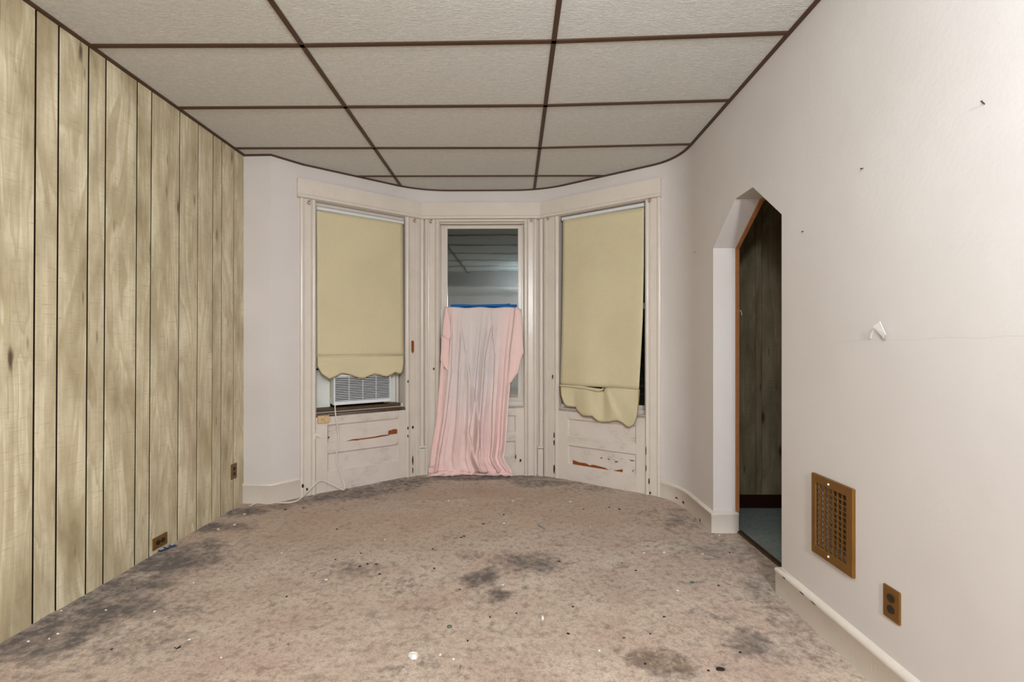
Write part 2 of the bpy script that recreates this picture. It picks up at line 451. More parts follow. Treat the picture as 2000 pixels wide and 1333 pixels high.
stain(1300, 1000, 60, 10, 0.4); stain(1215, 1105, 14, 8, 0.7); stain(1500, 1160, 50, 36, 0.55); stain(1560, 1230, 60, 40, 0.35); stain(800, 1310, 90, 14, 0.35)
stain(1380, 1205, 60, 14, 0.3, 0, 0.3); stain(520, 1200, 60, 16, 0, 0, 0.25); stain(880, 1050, 30, 6, 0.35); stain(910, 1080, 50, 10, 0.3); stain(1440, 1130, 90, 16, 0.3)
def floor_bump(x, y):
    z = 0.010 * (noise.noise(Vector((x * 2.3, y * 2.3, 1.7))) - 0.3)
    z += 0.0035 * noise.noise(Vector((x * 11, y * 11, 5.1)))
    # ruck in the carpet in front of the bay
    z += 0.010 * math.exp(-((y - 3.86 - 0.12 * math.sin(x * 2.2)) / 0.035) ** 2) * math.exp(-((x + 0.55) / 0.55) ** 2)
    z += 0.012 * math.exp(-((y - 4.27 + 0.10 * (x - 0.2)) / 0.03) ** 2) * math.exp(-((x - 0.15) / 0.35) ** 2)
    for px, py, r in ((243, 1268, 0.035), (265, 1262, 0.03)):      # round dent left by a furniture foot
        c = on_floor(px, py); d = math.hypot(x - c.x, y - c.y); z -= 0.008 * math.exp(-(d / r) ** 4)
    return min(z, 0.012)
def build_floor():
    st = 0.025
    nx = int((3.75) / st); ny = int((4.62 - YB + 0.0) / st)
    vs = []; fs = []; cols = []
    for j in range(ny + 1):
        y = YB + (4.66 - YB) * j / ny
        for i in range(nx + 1):
            x = XL - 0.05 + (1.478 - XL + 0.05) * i / nx
            vs.append((x, y, floor_bump(x, y)))
            s = [0, 0, 0]
            wx = x + 0.07 * noise.noise(Vector((x * 4, y * 4, 0.3))); wy = y + 0.07 * noise.noise(Vector((x * 4, y * 4, 9.3)))
            for (cx, cy, rx, ry, rot, d, t, b) in STAINS:
                dx, dy = wx - cx, wy - cy
                if abs(dx) > 1.2 or abs(dy) > 1.2: continue
                c, sn = math.cos(rot), math.sin(rot)
                q = ((dx * c + dy * sn) / rx) ** 2 + ((-dx * sn + dy * c) / ry) ** 2
                if q < 4:
                    g = math.exp(-q * q * 0.8)
                    s[0] = max(s[0], d * g); s[1] = max(s[1], t * g); s[2] = max(s[2], b * g)
            cols.append(s)
    for j in range(ny):
        for i in range(nx):
            a = j * (nx + 1) + i; fs.append((a, a + 1, a + nx + 2, a + nx + 1))
    o = obj('floor', vs, fs, M['carpet'], smooth=True)
    at = o.data.color_attributes.new('stain', 'FLOAT_COLOR', 'POINT')
    at.data.foreach_set('color', [c for s in cols for c in (s[0], s[1], s[2], 1.0)])
    return tag(o, 'stained brown wall-to-wall carpet', kind='structure')
build_floor()
tag(MB().box(-2.6, 2.4, YB - 4.1, YB + 0.005, -0.06, 0.0).build('floor_rear', M['carpet']), 'carpet of the room behind', kind='structure')
tag(MB().box(1.478, 3.0, 0.6, 3.75, -0.06, -0.004).build('floor_hall', M['hall_carpet']), 'teal carpet of the hall', kind='structure')

# ---- left wall: boards with dark grooves
wl = MB().box(XL - 0.12, XL - 0.004, YB, 3.82, -0.02, H + 0.02).build('wall_left', M['groove'])
tag(wl, 'wall of wood-look panelling in random-width boards', kind='structure')
top_px = [71.3, 116.0, 174.2, 208.0, 269.0, 297.2, 352.2, 388.0, 417.0, 434.4, 457.6]
bot_px = [64.0, 109.0, 167.6, 201.6, 263.4, 291.2, 347.0, 384.0, 413.8, 431.2, 456.0]
ty = [-XL * F / (CX - p) for p in top_px]; by = [-XL * F / (CX - p) for p in bot_px]
wid = [0.15, 0.24, 0.10, 0.20, 0.17, 0.28, 0.13, 0.22, 0.18, 0.25, 0.12, 0.2, 0.2, 0.2]
y = ty[0]
for q in wid:
    y -= q
    if y < YB + 0.1: break
    ty.insert(0, y); by.insert(0, y - 0.012)
ty = [YB] + ty + [3.71]; by = [YB] + by + [3.71]
g = 0.0058
for i in range(len(ty) - 1):
    a0, a1, b0, b1 = by[i] + g, by[i + 1] - g, ty[i] + g, ty[i + 1] - g
    cy = (a0 + a1) / 2
    x0, x1 = XL - 0.0045, XL; e = 0.0004
    vs = [(x0, a0 - cy, -0.02), (x0, a1 - cy, -0.02), (x0, b1 - cy, H), (x0, b0 - cy, H),
          (x1, a0 + e - cy, -0.02), (x1, a1 - e - cy, -0.02), (x1, b1 - e - cy, H), (x1, b0 + e - cy, H)]
    pl = obj('plank', vs, [(0, 1, 2, 3), (4, 5, 6, 7), (0, 1, 5, 4), (1, 2, 6, 5), (2, 3, 7, 6), (3, 0, 4, 7)], M['paneling'], wl)
    pl.location = (0, cy, 0)

# ---- right wall with the clipped-arch opening and the register hole
VY0, VY1, VZ0, VZ1 = 1.860, 2.050, 0.352, 0.634      # register hole
def build_wall_right():
    b = MB()
    def q(X, y0, y1, z0, z1): b.add([(X, y0, z0), (X, y1, z0), (X, y1, z1), (X, y0, z1)], [(0, 1, 2, 3)])
    yn, yf, ze = 2.330, 3.129, H + 0.02
    for X in (XR, XH):
        ys = [YB, VY0, VY1, yn]; zs = [-0.02, VZ0, VZ1, ze]
        for i in range(3):
            for j in range(3):
                if X == XR and i == 1 and j == 1: continue
                q(X, ys[i], ys[i + 1], zs[j], zs[j + 1])
        zt, zsx = 2.087, 1.860
        b.add([(X, yn, zsx), (X, 2.61, zt), (X, 2.61, ze), (X, yn, ze)], [(0, 1, 2, 3)])
        b.add([(X, 2.61, zt), (X, 2.818, zt), (X, 2.818, ze), (X, 2.61, ze)], [(0, 1, 2, 3)])
        b.add([(X, 2.818, zt), (X, yf, zsx), (X, yf, ze), (X, 2.818, ze)], [(0, 1, 2, 3)])
        q(X, yf, 3.50, -0.02, ze)
    ed = [(yn, -0.02), (yn, 1.860), (2.61, 2.087), (2.818, 2.087), (yf, 1.860), (yf, -0.02)]
    for (a, c), (d, e) in zip(ed, ed[1:]):
        b.add([(XR, a, c), (XR, d, e), (XH, d, e), (XH, a, c)], [(0, 1, 2, 3)])
    b.add([(XR, YB, -0.02), (XH, YB, -0.02), (XH, YB, ze), (XR, YB, ze)], [(0, 1, 2, 3)])
    # duct behind the register
    X2 = XR + 0.14
    hole = [(VY0, VZ0), (VY1, VZ0), (VY1, VZ1), (VY0, VZ1)]
    for i in range(4):
        (a, c), (d, e) = hole[i], hole[(i + 1) % 4]
        b.add([(XR, a, c), (XR, d, e), (X2, d, e), (X2, a, c)], [(0, 1, 2, 3)])
    bm = bmesh.new(); 
    me = bpy.data.meshes.new('wall_right'); me.from_pydata([tuple(v) for v in b.v], [], b.f); me.materials.append(M['plaster'])
    o = bpy.data.objects.new('wall_right', me); COL.objects.link(o)
    return tag(o, 'white painted plaster wall with a clipped arch doorway', kind='structure')
wr = build_wall_right()
# raw wooden edge of the arch on the hall side
b = MB()
ed = [(3.129, 0.13), (3.129, 1.860), (2.818, 2.087), (2.61, 2.087), (2.330, 1.860), (2.330, 0.13)]
inn = [(3.117, 0.13), (3.117, 1.855), (2.812, 2.075), (2.616, 2.075), (2.342, 1.855), (2.342, 0.13)]
for i in range(5):
    a, c, d, e = ed[i], ed[i + 1], inn[i + 1], inn[i]
    b.add([(XH - 0.018, *a), (XH - 0.018, *c), (XH - 0.018, *d), (XH - 0.018, *e), (XH + 0.004, *a), (XH + 0.004, *c), (XH + 0.004, *d), (XH + 0.004, *e)],
          [(0, 1, 2, 3), (4, 5, 6, 7), (0, 1, 5, 4), (3, 2, 6, 7), (0, 3, 7, 4), (1, 2, 6, 5)])
b.build('raw_edge_strip', M['raw_wood'], wr)['label'] = 'unpainted orange wood edge of the arch'

# ---- bay plaster
b = MB()
ZH1, ZH0 = 2.572, 2.421          # head board top and bottom
def strip(pts, z0, z1):
    for (a, c), (d, e) in zip(pts, pts[1:]):
        b.add([(a, c, z0), (d, e, z0), (d, e, z1), (a, c, z1)], [(0, 1, 2, 3)])
P0 = [(XL, 3.698)] + BAY
strip(P0, ZH1 - 0.02, H + 0.02)
iL = [i for i, p in enumerate(P0) if p[0] < -1.5]
strip(P0[:3], -0.02, ZH1 - 0.02)
jr = [i for i, p in enumerate(P0) if p[0] > 1.02]
strip([tuple(FR.world(FR.L - 0.06, PO, 0)[:2])] + [p for p in P0[jr[0]:] if p[1] < 3.87], -0.02, ZH1 - 0.02)
o = b.build('wall_bay', M['plaster'], smooth=True, auto=30, merge=True)
tag(o, 'painted plaster of the bay, curving into the side wall', kind='structure')

# ---- hall beyond the arch
hw = MB().box(XH, 3.0, 3.612, 3.74, -0.02, H).build('wall_hall', M['groove']); tag(hw, 'dark knotty pine wall of the hall', kind='structure')
x = XH + 0.002; k = 0
while x < 2.9:
    for wdt in ((1.829 - XH if k == 0 else 0.215), 0.047):
        b = MB().box(x + 0.0015 , x + wdt - 0.0015, 3.600, 3.613, 0.0, H, 0.003)
        cx = x + wdt / 2
        for v in b.v: v.x -= cx
        b.build('plank', M['pine'], hw).location = (cx, 0, 0)
        x += wdt
    k += 1
tag(MB().box(XH, 2.95, 3.585, 3.601, -0.01, 0.095, 0.004).build('baseboard_hall', M['hall_base']), 'dark brown baseboard of the hall', kind='structure')
tag(MB().box(2.95, 3.05, 0.5, 3.75, -0.02, H).build('wall_hall_side', M['pine']), 'far side wall of the hall', kind='structure')
tag(MB().box(XH, 3.05, 0.5, 0.6, -0.02, H).build('wall_hall_end', M['pine']), 'end wall of the hall', kind='structure')
tag(MB().box(XH - 0.01, 3.05, 0.5, 3.75, H - 0.02, H + 0.05).build('ceiling_hall', M['tile']), 'hall ceiling', kind='structure')
tag(MB().box(1.462, 1.494, 2.335, 3.125, -0.008, 0.007, 0.003).build('trim_4', M['strip_brown']), 'brown carpet bar in the arch doorway', kind='structure')

# ---- room behind the camera
tag(MB().box(XL - 0.1, XR + 0.25, YB - 0.14, YB, 2.44, H + 0.02).build('wall_header', M['plaster']), 'plaster header over the opening to the rear room', kind='structure')
tag(MB().box(-2.7, XL + 0.12, YB - 0.14, YB, -0.02, H + 0.02).build('wall_return_left', M['plaster']), 'short wall return', kind='structure')
tag(MB().box(XR - 0.12, 2.5, YB - 0.14, YB, -0.02, H + 0.02).build('wall_return_right', M['plaster']), 'short wall return', kind='structure')
tag(MB().box(-2.7, -2.6, YB - 4.1, YB - 0.1, -0.02, H + 0.02).build('wall_rear_left', M['plaster']), 'wall of the rear room', kind='structure')
tag(MB().box(2.4, 2.5, YB - 4.1, YB - 0.1, -0.02, H + 0.02).build('wall_rear_right', M['plaster']), 'wall of the rear room', kind='structure')
tag(MB().box(-2.7, 2.5, YB - 4.2, YB - 4.1, -0.02, H + 0.02).build('wall_rear', M['plaster']), 'end wall of the rear room', kind='structure')
tag(MB().box(-2.7, 2.5, YB - 4.2, YB - 0.1, H, H + 0.05).build('ceiling_rear', M['tile']), 'ceiling of the rear room', kind='structure')

# ---- dropped ceiling: tiles in a brown grid
ce = MB().box(-2.3, 1.48, YB - 0.02, 4.75, H + 0.03, H + 0.08).build('ceiling', M['tile']); tag(ce, 'dropped ceiling of textured white tiles in a brown grid', kind='structure')
XC = [XL, -1.041, 0.196, XR]
ROWS = []   # per row the Y at the four X columns
for r in (((174, 91), (589.3, 90), (1082.8, 82.3), (1544, 65.4)), ((349, 212), (674, 210), (1064.2, 207.2), (1427, 197)),
          ((461, 290.7), (732, 290.2), (1053.7, 289.8), (1350.5, 282.6)), ((620, 345.4), (774.8, 345.1), (1048.8, 344.4), (1170, 344.0))):
    ROWS.append([on_ceil(*p).y for p in r])
dr = [-0.61, -0.612, -0.612, -0.60]
while ROWS[0][1] > YB: ROWS.insert(0, [ROWS[0][i] + dr[i] for i in range(4)])
ROWS.append([ROWS[-1][i] + 0.61 for i in range(4)])
def clip(subj, rect):
    out = subj
    for i in range(4):
        a, c = Vector(rect[i]), Vector(rect[(i + 1) % 4]); nn = Vector((-(c - a).y, (c - a).x))
        src, out = out, []
        for j in range(len(src)):
            p, q = Vector(src[j - 1]), Vector(src[j]); dp, dq = (p - a).dot(nn), (q - a).dot(nn)
            if (dp >= 0) != (dq >= 0): t = dp / (dp - dq); out.append(tuple(p + (q - p) * t))
            if dq >= 0: out.append(tuple(q))
        if not out: break
    return out
RP = [(XL, YB), (XR, YB)] + [p for p in reversed(BAY)] + [(XL, 3.698)]
def clean(p):
    o = []
    for q in p:
        if not o or (Vector(q) - Vector(o[-1])).length > 1e-4: o.append(q)
    if len(o) > 1 and (Vector(o[0]) - Vector(o[-1])).length < 1e-4: o.pop()
    return o
for i in range(len(ROWS) - 1):
    for j in range(3):
        m_ = 0.006
        rect = [(XC[j] + m_, ROWS[i][j] + m_), (XC[j + 1] - m_, ROWS[i][j + 1] + m_), (XC[j + 1] - m_, ROWS[i + 1][j + 1] - m_), (XC[j] + m_, ROWS[i + 1][j] - m_)]
        p = clean(clip(RP, rect))
        if len(p) < 3: continue
        c = Vector((sum(q[0] for q in p) / len(p), sum(q[1] for q in p) / len(p)))
        t = MB().prism([(q[0] - c.x, q[1] - c.y) for q in p], 'z', 0.006, 0.022).build('ceiling_tile', M['tile'], ce)
        t.location = (c.x, c.y, H)
def bar(a, c, wdt=0.024):
    a, c = Vector(a), Vector(c); d = (c - a).normalized(); n_ = Vector((-d.y, d.x)) * wdt / 2
    p = [a - n_, c - n_, c + n_, a + n_]
    return MB().prism([tuple(q) for q in p], 'z', H - 0.001, H + 0.007)
def bay_y(x):       # ceiling edge
    P = BAY
    for (a, c), (d, e) in zip(P, P[1:]):
        if min(a, d) <= x <= max(a, d) and abs(d - a) > 1e-6: return c + (e - c) * (x - a) / (d - a)
    return 3.69
for i in range(1, len(ROWS) - 1):
    for j in range(3):
        A, B = [XC[j], ROWS[i][j]], [XC[j + 1], ROWS[i][j + 1]]
        # stop the bar where it meets the bay wall
        pts = []
        for k in range(201):
            t = k / 200; xx, yy = A[0] + (B[0] - A[0]) * t, A[1] + (B[1] - A[1]) * t
            if yy <= bay_y(xx) + 0.004: pts.append((xx, yy))
        if len(pts) > 3: bar(pts[0], pts[-1]).build('grid_bar', M['bar'], ce)
for j in (1, 2):
    bar((XC[j], YB), (XC[j], bay_y(XC[j]))).build('grid_bar', M['bar'], ce)
# wall angle around the ceiling
b = MB()
pts = [(XL, YB), (XL, 3.698)] + BAY + [(XR, YB)]
def offs(pts, d):
    out = []
    for i, p in enumerate(pts):
        a = Vector(pts[max(i - 1, 0)]); c = Vector(pts[min(i + 1, len(pts) - 1)]); p = Vector(p)
        d1 = (p - a).normalized() if (p - a).length > 0 else (c - p).normalized(); d2 = (c - p).normalized() if (c - p).length > 0 else d1
        n1, n2 = Vector((d1.y, -d1.x)), Vector((d2.y, -d2.x)); nn = (n1 + n2).normalized(); s = 1 / max(0.4, nn.dot(n1))
        out.append(tuple(p + nn * d * s))
    return out
inn = offs(pts, 0.019); n = len(pts)
for (p, q, r, s) in zip(pts, pts[1:], inn[1:], inn):
    b.add([(*p, H + 0.006), (*q, H + 0.006), (*r, H + 0.006), (*s, H + 0.006), (*p, H - 0.004), (*q, H - 0.004), (*r, H - 0.002), (*s, H - 0.002)],
          [(0, 1, 2, 3), (4, 5, 6, 7), (2, 3, 7, 6), (0, 1, 5, 4)])
tag(b.build('trim_1', M['bar']), 'brown wall angle around the dropped ceiling', kind='structure')

# ---- baseboards
def baseboard(name, pts, h, label, th=0.02, end0=False, cap=0.012):
    prof = [(0.0, -0.015), (th, -0.015), (th, h - cap * 1.6), (th + 0.003, h - cap * 1.3), (th + 0.002, h - cap * 0.5), (th * 0.6, h), (0.0, h + 0.004)]
    vs = []; fs = []; m_ = len(prof)
    offp = [offs(pts, d) for d, z in prof]
    for i in range(len(pts)):
        for k in range(m_): vs.append((*offp[k][i], prof[k][1]))
    for i in range(len(pts) - 1):
        for k in range(m_): fs.append((i * m_ + k, i * m_ + (k + 1) % m_, (i + 1) * m_ + (k + 1) % m_, (i + 1) * m_ + k))
    fs.append(tuple(range(m_))); fs.append(tuple(range((len(pts) - 1) * m_, len(pts) * m_)))
    o = obj(name, vs, fs, M['trim'], smooth=True, auto=50)
    return tag(o, label, kind='structure')
pl_end = FL.world(0.05, PO, 0)
baseboard('baseboard_left', [(XL, 3.698), (-1.879, 3.69), (pl_end.x, pl_end.y)], 0.152, 'cream baseboard beside the panelled wall', 0.016)
rb = [p for p in BAY if p[0] > 1.14 and p[1] < 3.87]
bb = baseboard('baseboard_right', rb + [(XR, 3.30), (XR, 3.129), (XH - 0.004, 3.129)], 0.128, 'chipped cream baseboard curving from the bay to the arch')
nb = baseboard('baseboard_near', [(XH - 0.01, 2.330), (XR, 2.330), (XR, 2.2), (XR, YB)], 0.128, 'cream baseboard under the register', cap=0.016)
def chip_poly(name, pts3, m, parent, thick=0.0015, nrm=None):
    """a flat irregular patch, proud of the surface it lies on"""
    pts3 = [Vector(p) for p in pts3]; n_ = len(pts3)
    vs = pts3 + [p + nrm * thick for p in pts3]
    return obj(name, vs, [tuple(range(n_)), tuple(range(n_, 2 * n_))] + [(i, (i + 1) % n_, n_ + (i + 1) % n_, n_ + i) for i in range(n_)], m, parent)
def blot(n=9, jag=0.35, seed=0):
    r = random.Random(seed); return [(math.cos(2 * math.pi * i / n) * (1 + jag * (r.random() - 0.5) * 2), math.sin(2 * math.pi * i / n) * (1 + jag * (r.random() - 0.5) * 2)) for i in range(n)]
for sd, (px, py, rw, rh) in enumerate([(1320, 973, 0.014, 0.006), (1337, 982, 0.016, 0.010), (1366, 1030, 0.008, 0.01)]):
    # chips on the curved baseboard: find the baseboard point on this pixel column
    best = min(((abs((p.x) / p.y * F + CX - px), p) for p in [Vector((a[0], a[1], 0)) for a in offs(rb + [(XR, 3.30), (XR, 3.129)], 0.0205)[:-1]]), key=lambda q: q[0])[1]
    i = min(range(len(rb)), key=lambda q: (Vector((*rb[q], 0)) - best).length); i = max(1, min(i, len(rb) - 2))
    tan = (Vector((*rb[i + 1], 0)) - Vector((*rb[i - 1], 0))).normalized(); nr = Vector((tan.y, -tan.x, 0))
    z = max(CZ + (CY - py) / F * best.y, 0.01)
    chip_poly('paint_chip', [best + tan * rw * a + Vector((0, 0, z + rh * c)) for a, c in blot(9, 0.35, sd)], M['dark_chip'], bb, 0.0015, nr)
for sd, (yy, z, rw, rh) in enumerate([(2.27, 0.108, 0.012, 0.003), (2.13, 0.108, 0.022, 0.003), (2.05, 0.109, 0.016, 0.0025)]):
    chip_poly('paint_chip', [Vector((XR - 0.0215, yy + rw * a, z + rh * c)) for a, c in blot(9, 0.4, 20 + sd)], M['dark_chip'], nb, 0.0015, Vector((-1, 0, 0)))

# ---------------------------------------------------------------- bay windows
def casing_poly(u0, u1, y0=0.0, yb=0.03, lead=1):
    """cross-section of a moulded casing between u0 and u1 (bead on the side of the opening: lead=1 right, -1 left)"""
    w_ = u1 - u0
    q = [(0, yb), (0, y0 - 0.006), (0.07, y0 - 0.010), (0.16, y0 - 0.010), (0.2, y0 + 0.002), (0.26, y0 + 0.004), (0.30, y0 - 0.002), (0.66, y0 - 0.003), (0.70, y0 + 0.006),
         (0.75, y0 - 0.004), (0.82, y0 - 0.010), (0.90, y0 - 0.010), (0.97, y0 - 0.003), (1.0, y0 + 0.006), (1.0, yb)]
    return [((u0 + w_ * t) if lead > 0 else (u1 - w_ * t), yv) for t, yv in q]
def make_window(n, fc, cas_l, open_px, cas_r, sill_px, panels, label, sashes=True, hooks=()):
    w_ = empty('window_%d' % n, fc.A, fc.rz); tag(w_, label, kind='structure')
    ul0, ul1 = fc.u(cas_l[0]), fc.u(cas_l[1]); ur0, ur1 = fc.u(cas_r[0]), fc.u(cas_r[1])
    uo0, uo1 = ul1, ur0
    D = 0.19                       # depth of the opening behind the casing face
    MB().prism(casing_poly(ul0, ul1, lead=1), 'z', -0.01, ZH0).build('casing', M['trim'], w_, smooth=True, auto=35)
    MB().prism(casing_poly(ur0, ur1, lead=-1), 'z', -0.01, ZH0).build('casing', M['trim'], w_, smooth=True, auto=35)
    zs = fc.uz(*sill_px)[1]        # top of the apron
    # jambs and head of the recess
    MB().box(uo0 - 0.03, uo0 + 0.002, 0.005, D, zs - 0.02, ZH0 + 0.01, 0.002).build('jamb', M['trim'], w_)
    MB().box(uo1 - 0.002, uo1 + 0.03, 0.005, D, zs - 0.02, ZH0 + 0.01, 0.002).build('jamb', M['trim'], w_)
    MB().box(uo0 - 0.03, uo1 + 0.03, 0.005, D, ZH0 - 0.006 if n != 2 else ZH0 - 0.02, ZH0 + 0.03, 0.002).build('head_jamb', M['trim'], w_)
    MB().box(uo0, uo1, 0.052, 0.075, ZH0 - 0.03, ZH0 - 0.004, 0.004).build('head_stop', M['trim'], w_)
    # sill and apron
    MB().box(uo0 - 0.005, uo1 + 0.005, 0.008, D + 0.02, zs - 0.035, zs - 0.003, 0.004).build('sill', M['sill_wood'] if n == 1 else M['trim'], w_)
    MB().box(uo0, uo1, 0.06, 0.085, zs - 0.01, zs + 0.03, 0.004).build('stool_bead', M['trim'], w_)
    pu0, pu1 = panels[0]; zr = panels[1]     # zr: (top of panel 1, bottom, top of panel 2, bottom)
    ya, yb = 0.008, 0.04
    def ab(nm, a, c, z0, z1, m=M['trim']): return MB().box(a, c, ya, yb, z0, z1, 0.0035).build(nm, m, w_)
    ab('apron_stile', uo0 - 0.002, pu0, -0.01, zs - 0.004); ab('apron_stile', pu1, uo1 + 0.002, -0.01, zs - 0.004)
    ab('apron_rail', pu0 - 0.001, pu1 + 0.001, zr[0], zs - 0.004, M['worn']); ab('apron_rail', pu0 - 0.001, pu1 + 0.001, zr[2], zr[1], M['worn']); ab('apron_rail', pu0 - 0.001, pu1 + 0.001, -0.01, zr[3], M['worn'])
    for z0, z1 in ((zr[1], zr[0]), (zr[3], zr[2])):
        b = MB()
        e = 0.012                  # sunk panel with a small moulding round it
        b.add([(pu0, 0.012, z0), (pu1, 0.012, z0), (pu1, 0.012, z1), (pu0, 0.012, z1), (pu0 + e, 0.024, z0 + e), (pu1 - e, 0.024, z0 + e), (pu1 - e, 0.024, z1 - e), (pu0 + e, 0.024, z1 - e)],
              [(0, 1, 5, 4), (1, 2, 6, 5), (2, 3, 7, 6), (3, 0, 4, 7), (4, 5, 6, 7)])
        b.build('apron_panel', M['worn'], w_)
    # sashes
    zm = CZ + 0.345                # meeting rail
    sw, ins = (0.030, 0.006) if n == 3 else (0.036, 0.022)
    def sash(z0, z1, yy, nm):
        s0, s1 = uo0 + ins, uo1 - ins
        p = empty(nm, parent=w_)
        MB().box(s0, s0 + sw, yy, yy + 0.03, z0, z1, 0.004).build('stile', M['trim'], p)
        MB().box(s1 - sw, s1, yy, yy + 0.03, z0, z1, 0.004).build('stile', M['trim'], p)
        MB().box(s0 + sw - 0.002, s1 - sw + 0.002, yy + 0.002, yy + 0.03, z0, z0 + 0.05, 0.004).build('rail', M['trim'], p)
        MB().box(s0 + sw - 0.002, s1 - sw + 0.002, yy + 0.002, yy + 0.03, z1 - 0.042, z1, 0.004).build('rail', M['trim'], p)
        MB().box(s0 + sw - 0.004, s1 - sw + 0.004, yy + 0.014, yy + 0.018, z0 + 0.04, z1 - 0.038).build('pane', M['glass'], p)
        MB().box(uo0, s0 + 0.004, yy - 0.012, yy + 0.03, z0, z1, 0.003).build('stop_bead', M['trim'], p)
        MB().box(s1 - 0.004, uo1, yy - 0.012, yy + 0.03, z0, z1, 0.003).build('stop_bead', M['trim'], p)
        return p
    sash(zm - 0.02, ZH0 - 0.016, 0.125, 'upper_sash')
    if sashes: sash(zs + 0.012, zm + 0.02, 0.092, 'lower_sash')
    # glass louvres of the storm window outside the lower half
    lv = empty('louver_window', parent=w_)
    z = zs + 0.02
    while z < zm:
        v = [(uo0 + 0.02, 0.205, z), (uo1 - 0.02, 0.205, z), (uo1 - 0.02, 0.235, z + 0.135), (uo0 + 0.02, 0.235, z + 0.135)]
        v += [(a, c + 0.006, d) for a, c, d in v]
        obj('louver_pane', v, [(0, 1, 2, 3), (4, 5, 6, 7), (0, 1, 5, 4), (2, 3, 7, 6), (0, 3, 7, 4), (1, 2, 6, 5)], M['louver'], lv)
        MB().box(uo0 + 0.02, uo1 - 0.02, 0.200, 0.212, z - 0.003, z + 0.002).build('louver_edge', M['louver_edge'], lv)
        z += 0.128
    # curtain hooks screwed to the casings
    for px, py in hooks:
        u_, z_ = fc.uz(px, py); c = Vector((u_, -0.012, z_))
        hk = MB()
        arc = [c + Vector((0.012 * math.cos(a), -0.012, 0.013 * math.sin(a))) for a in [math.radians(d) for d in range(60, 341, 28)]]
        hk.tube([c + Vector((0.006, 0.01, 0.012))] + arc, 0.0032, 6)
        hk.tube([c + Vector((0.010, 0.012, 0.020)), c + Vector((0.010, -0.003, 0.020))], 0.0042, 8)
        hk.tube([c + Vector((-0.004, 0.012, -0.003)), c + Vector((-0.004, -0.008, -0.003))], 0.0038, 8)
        hk.build('curtain_hook', M['hook'], w_, smooth=True)
    return w_, (uo0, uo1, zs)
def zmean(fc, *pts): return sum(fc.uz(*p)[1] for p in pts) / len(pts)
w1, o1 = make_window(1, FL, (586.5, 617.5), None, (792.5, 820.0), (700, 802.5),
    ((FL.u(639.5, 0.008), FL.u(778.5, 0.008)), (zmean(FL, (639.4, 832), (778.5, 816.6)), zmean(FL, (639.4, 866.5), (778.5, 850)), zmean(FL, (639.4, 886.8), (778.5, 868.6)), zmean(FL, (639.5, 923.6), (778, 900)))),
    'bay window with a long cream blind over an air conditioner', sashes=False, hooks=((602, 397), (808, 432.5)))
w2, o2 = make_window(2, FC, (831, 858), None, (1023.6, 1048), (940, 792),
    ((FC.u(880), FC.u(1007)), (zmean(FC, (1007, 812.4)), zmean(FC, (1007, 845)), zmean(FC, (1007, 863)), zmean(FC, (1007, 895)))),
    'narrow middle bay window with bare upper glass', hooks=((842, 434), (1038, 431)))
w3, o3 = make_window(3, FR, (1063, 1090.6), None, (1259.5, 1290), (1176, 803.5),
    ((FR.u(1108.6, 0.008), FR.u(1242, 0.008)), (zmean(FR, (1108.6, 818.6), (1242, 832)), zmean(FR, (1108.6, 852.4), (1242, 869)), zmean(FR, (1108.6, 871), (1242, 888)), zmean(FR, (1108.6, 907), (1242, 928)))),
    'bay window with a crooked cream blind', hooks=((1073, 427), (1271, 392)))
# outside: night
tag(MB().box(-3.2, 2.6, 5.6, 5.7, -0.5, 3.4).build('wall_outside', M['night']), 'dark neighbouring wall at night', kind='structure')

# head boards, mitred from facet to facet
def head_board():
    root = empty('trim_2', FC.A); tag(root, 'cream head board running round the three bay windows', kind='structure')
    prof = [(PO + 0.004, ZH1), (-0.022, ZH1), (-0.022, ZH0 + 0.030), (-0.030, ZH0 + 0.026), (-0.034, ZH0 + 0.014), (-0.030, ZH0 + 0.002), (-0.012, ZH0 - 0.004), (PO + 0.004, ZH0 - 0.004)]
    a0, a1 = FL.world(FL.u(580), 0, 0), FR.world(FR.u(1291.5), 0, 0)
    line = [(a0.x, a0.y), (FC.A.x, FC.A.y), (FC.B.x, FC.B.y), (a1.x, a1.y)]
    off = [offs(line, -d) for d, z in prof]; m_ = len(prof)
    for s in range(3):
        vs = []
        for i in (s, s + 1):
            for k in range(m_): vs.append(Vector((*off[k][i], prof[k][1])) - FC.A)
        fs = [(k, (k + 1) % m_, m_ + (k + 1) % m_, m_ + k) for k in range(m_)] + [tuple(range(m_)), tuple(range(m_, 2 * m_))]
        obj('head_board', vs, fs, M['trim'], root)
head_board()
# slim column strips in the corners between the windows
def column(n, P, rz, label):
    root = empty('trim_%d' % n, P, rz); tag(root, label, kind='structure')
    half = [(0.024 * math.cos(a), -0.024 * math.sin(a) + 0.02) for a in [math.pi * k / 8 for k in range(9)]]
    MB().prism(half + [(-0.024, 0.06), (0.024, 0.06)], 'z', 0.27, ZH0).build('shaft', M['trim'], root, smooth=True, auto=40)
    for nm, z0, z1, r in (('base_ring', 0.255, 0.275, 0.029), ('base_ring', 0.225, 0.250, 0.027), ('base_block', -0.01, 0.225, 0.026)):
        MB().box(-r, r, -r * 0.55, 0.06, z0, z1, 0.005).build(nm, M['trim'], root)
    MB().box(-0.075, 0.075, 0.020, 0.05, -0.01, ZH0).build('corner_board', M['trim'], root)
c0 = Vector((FC.A.x, FC.A.y, 0)); c1 = Vector((FC.B.x, FC.B.y, 0))
column(3, c0 + Vector((0.008, -0.004, 0)), (FL.rz + FC.rz) / 2, 'slim moulded column between the left and middle windows')
column(5, c1 + Vector((0.0, -0.004, 0)), (FR.rz + FC.rz) / 2, 'slim moulded column between the middle and right windows')

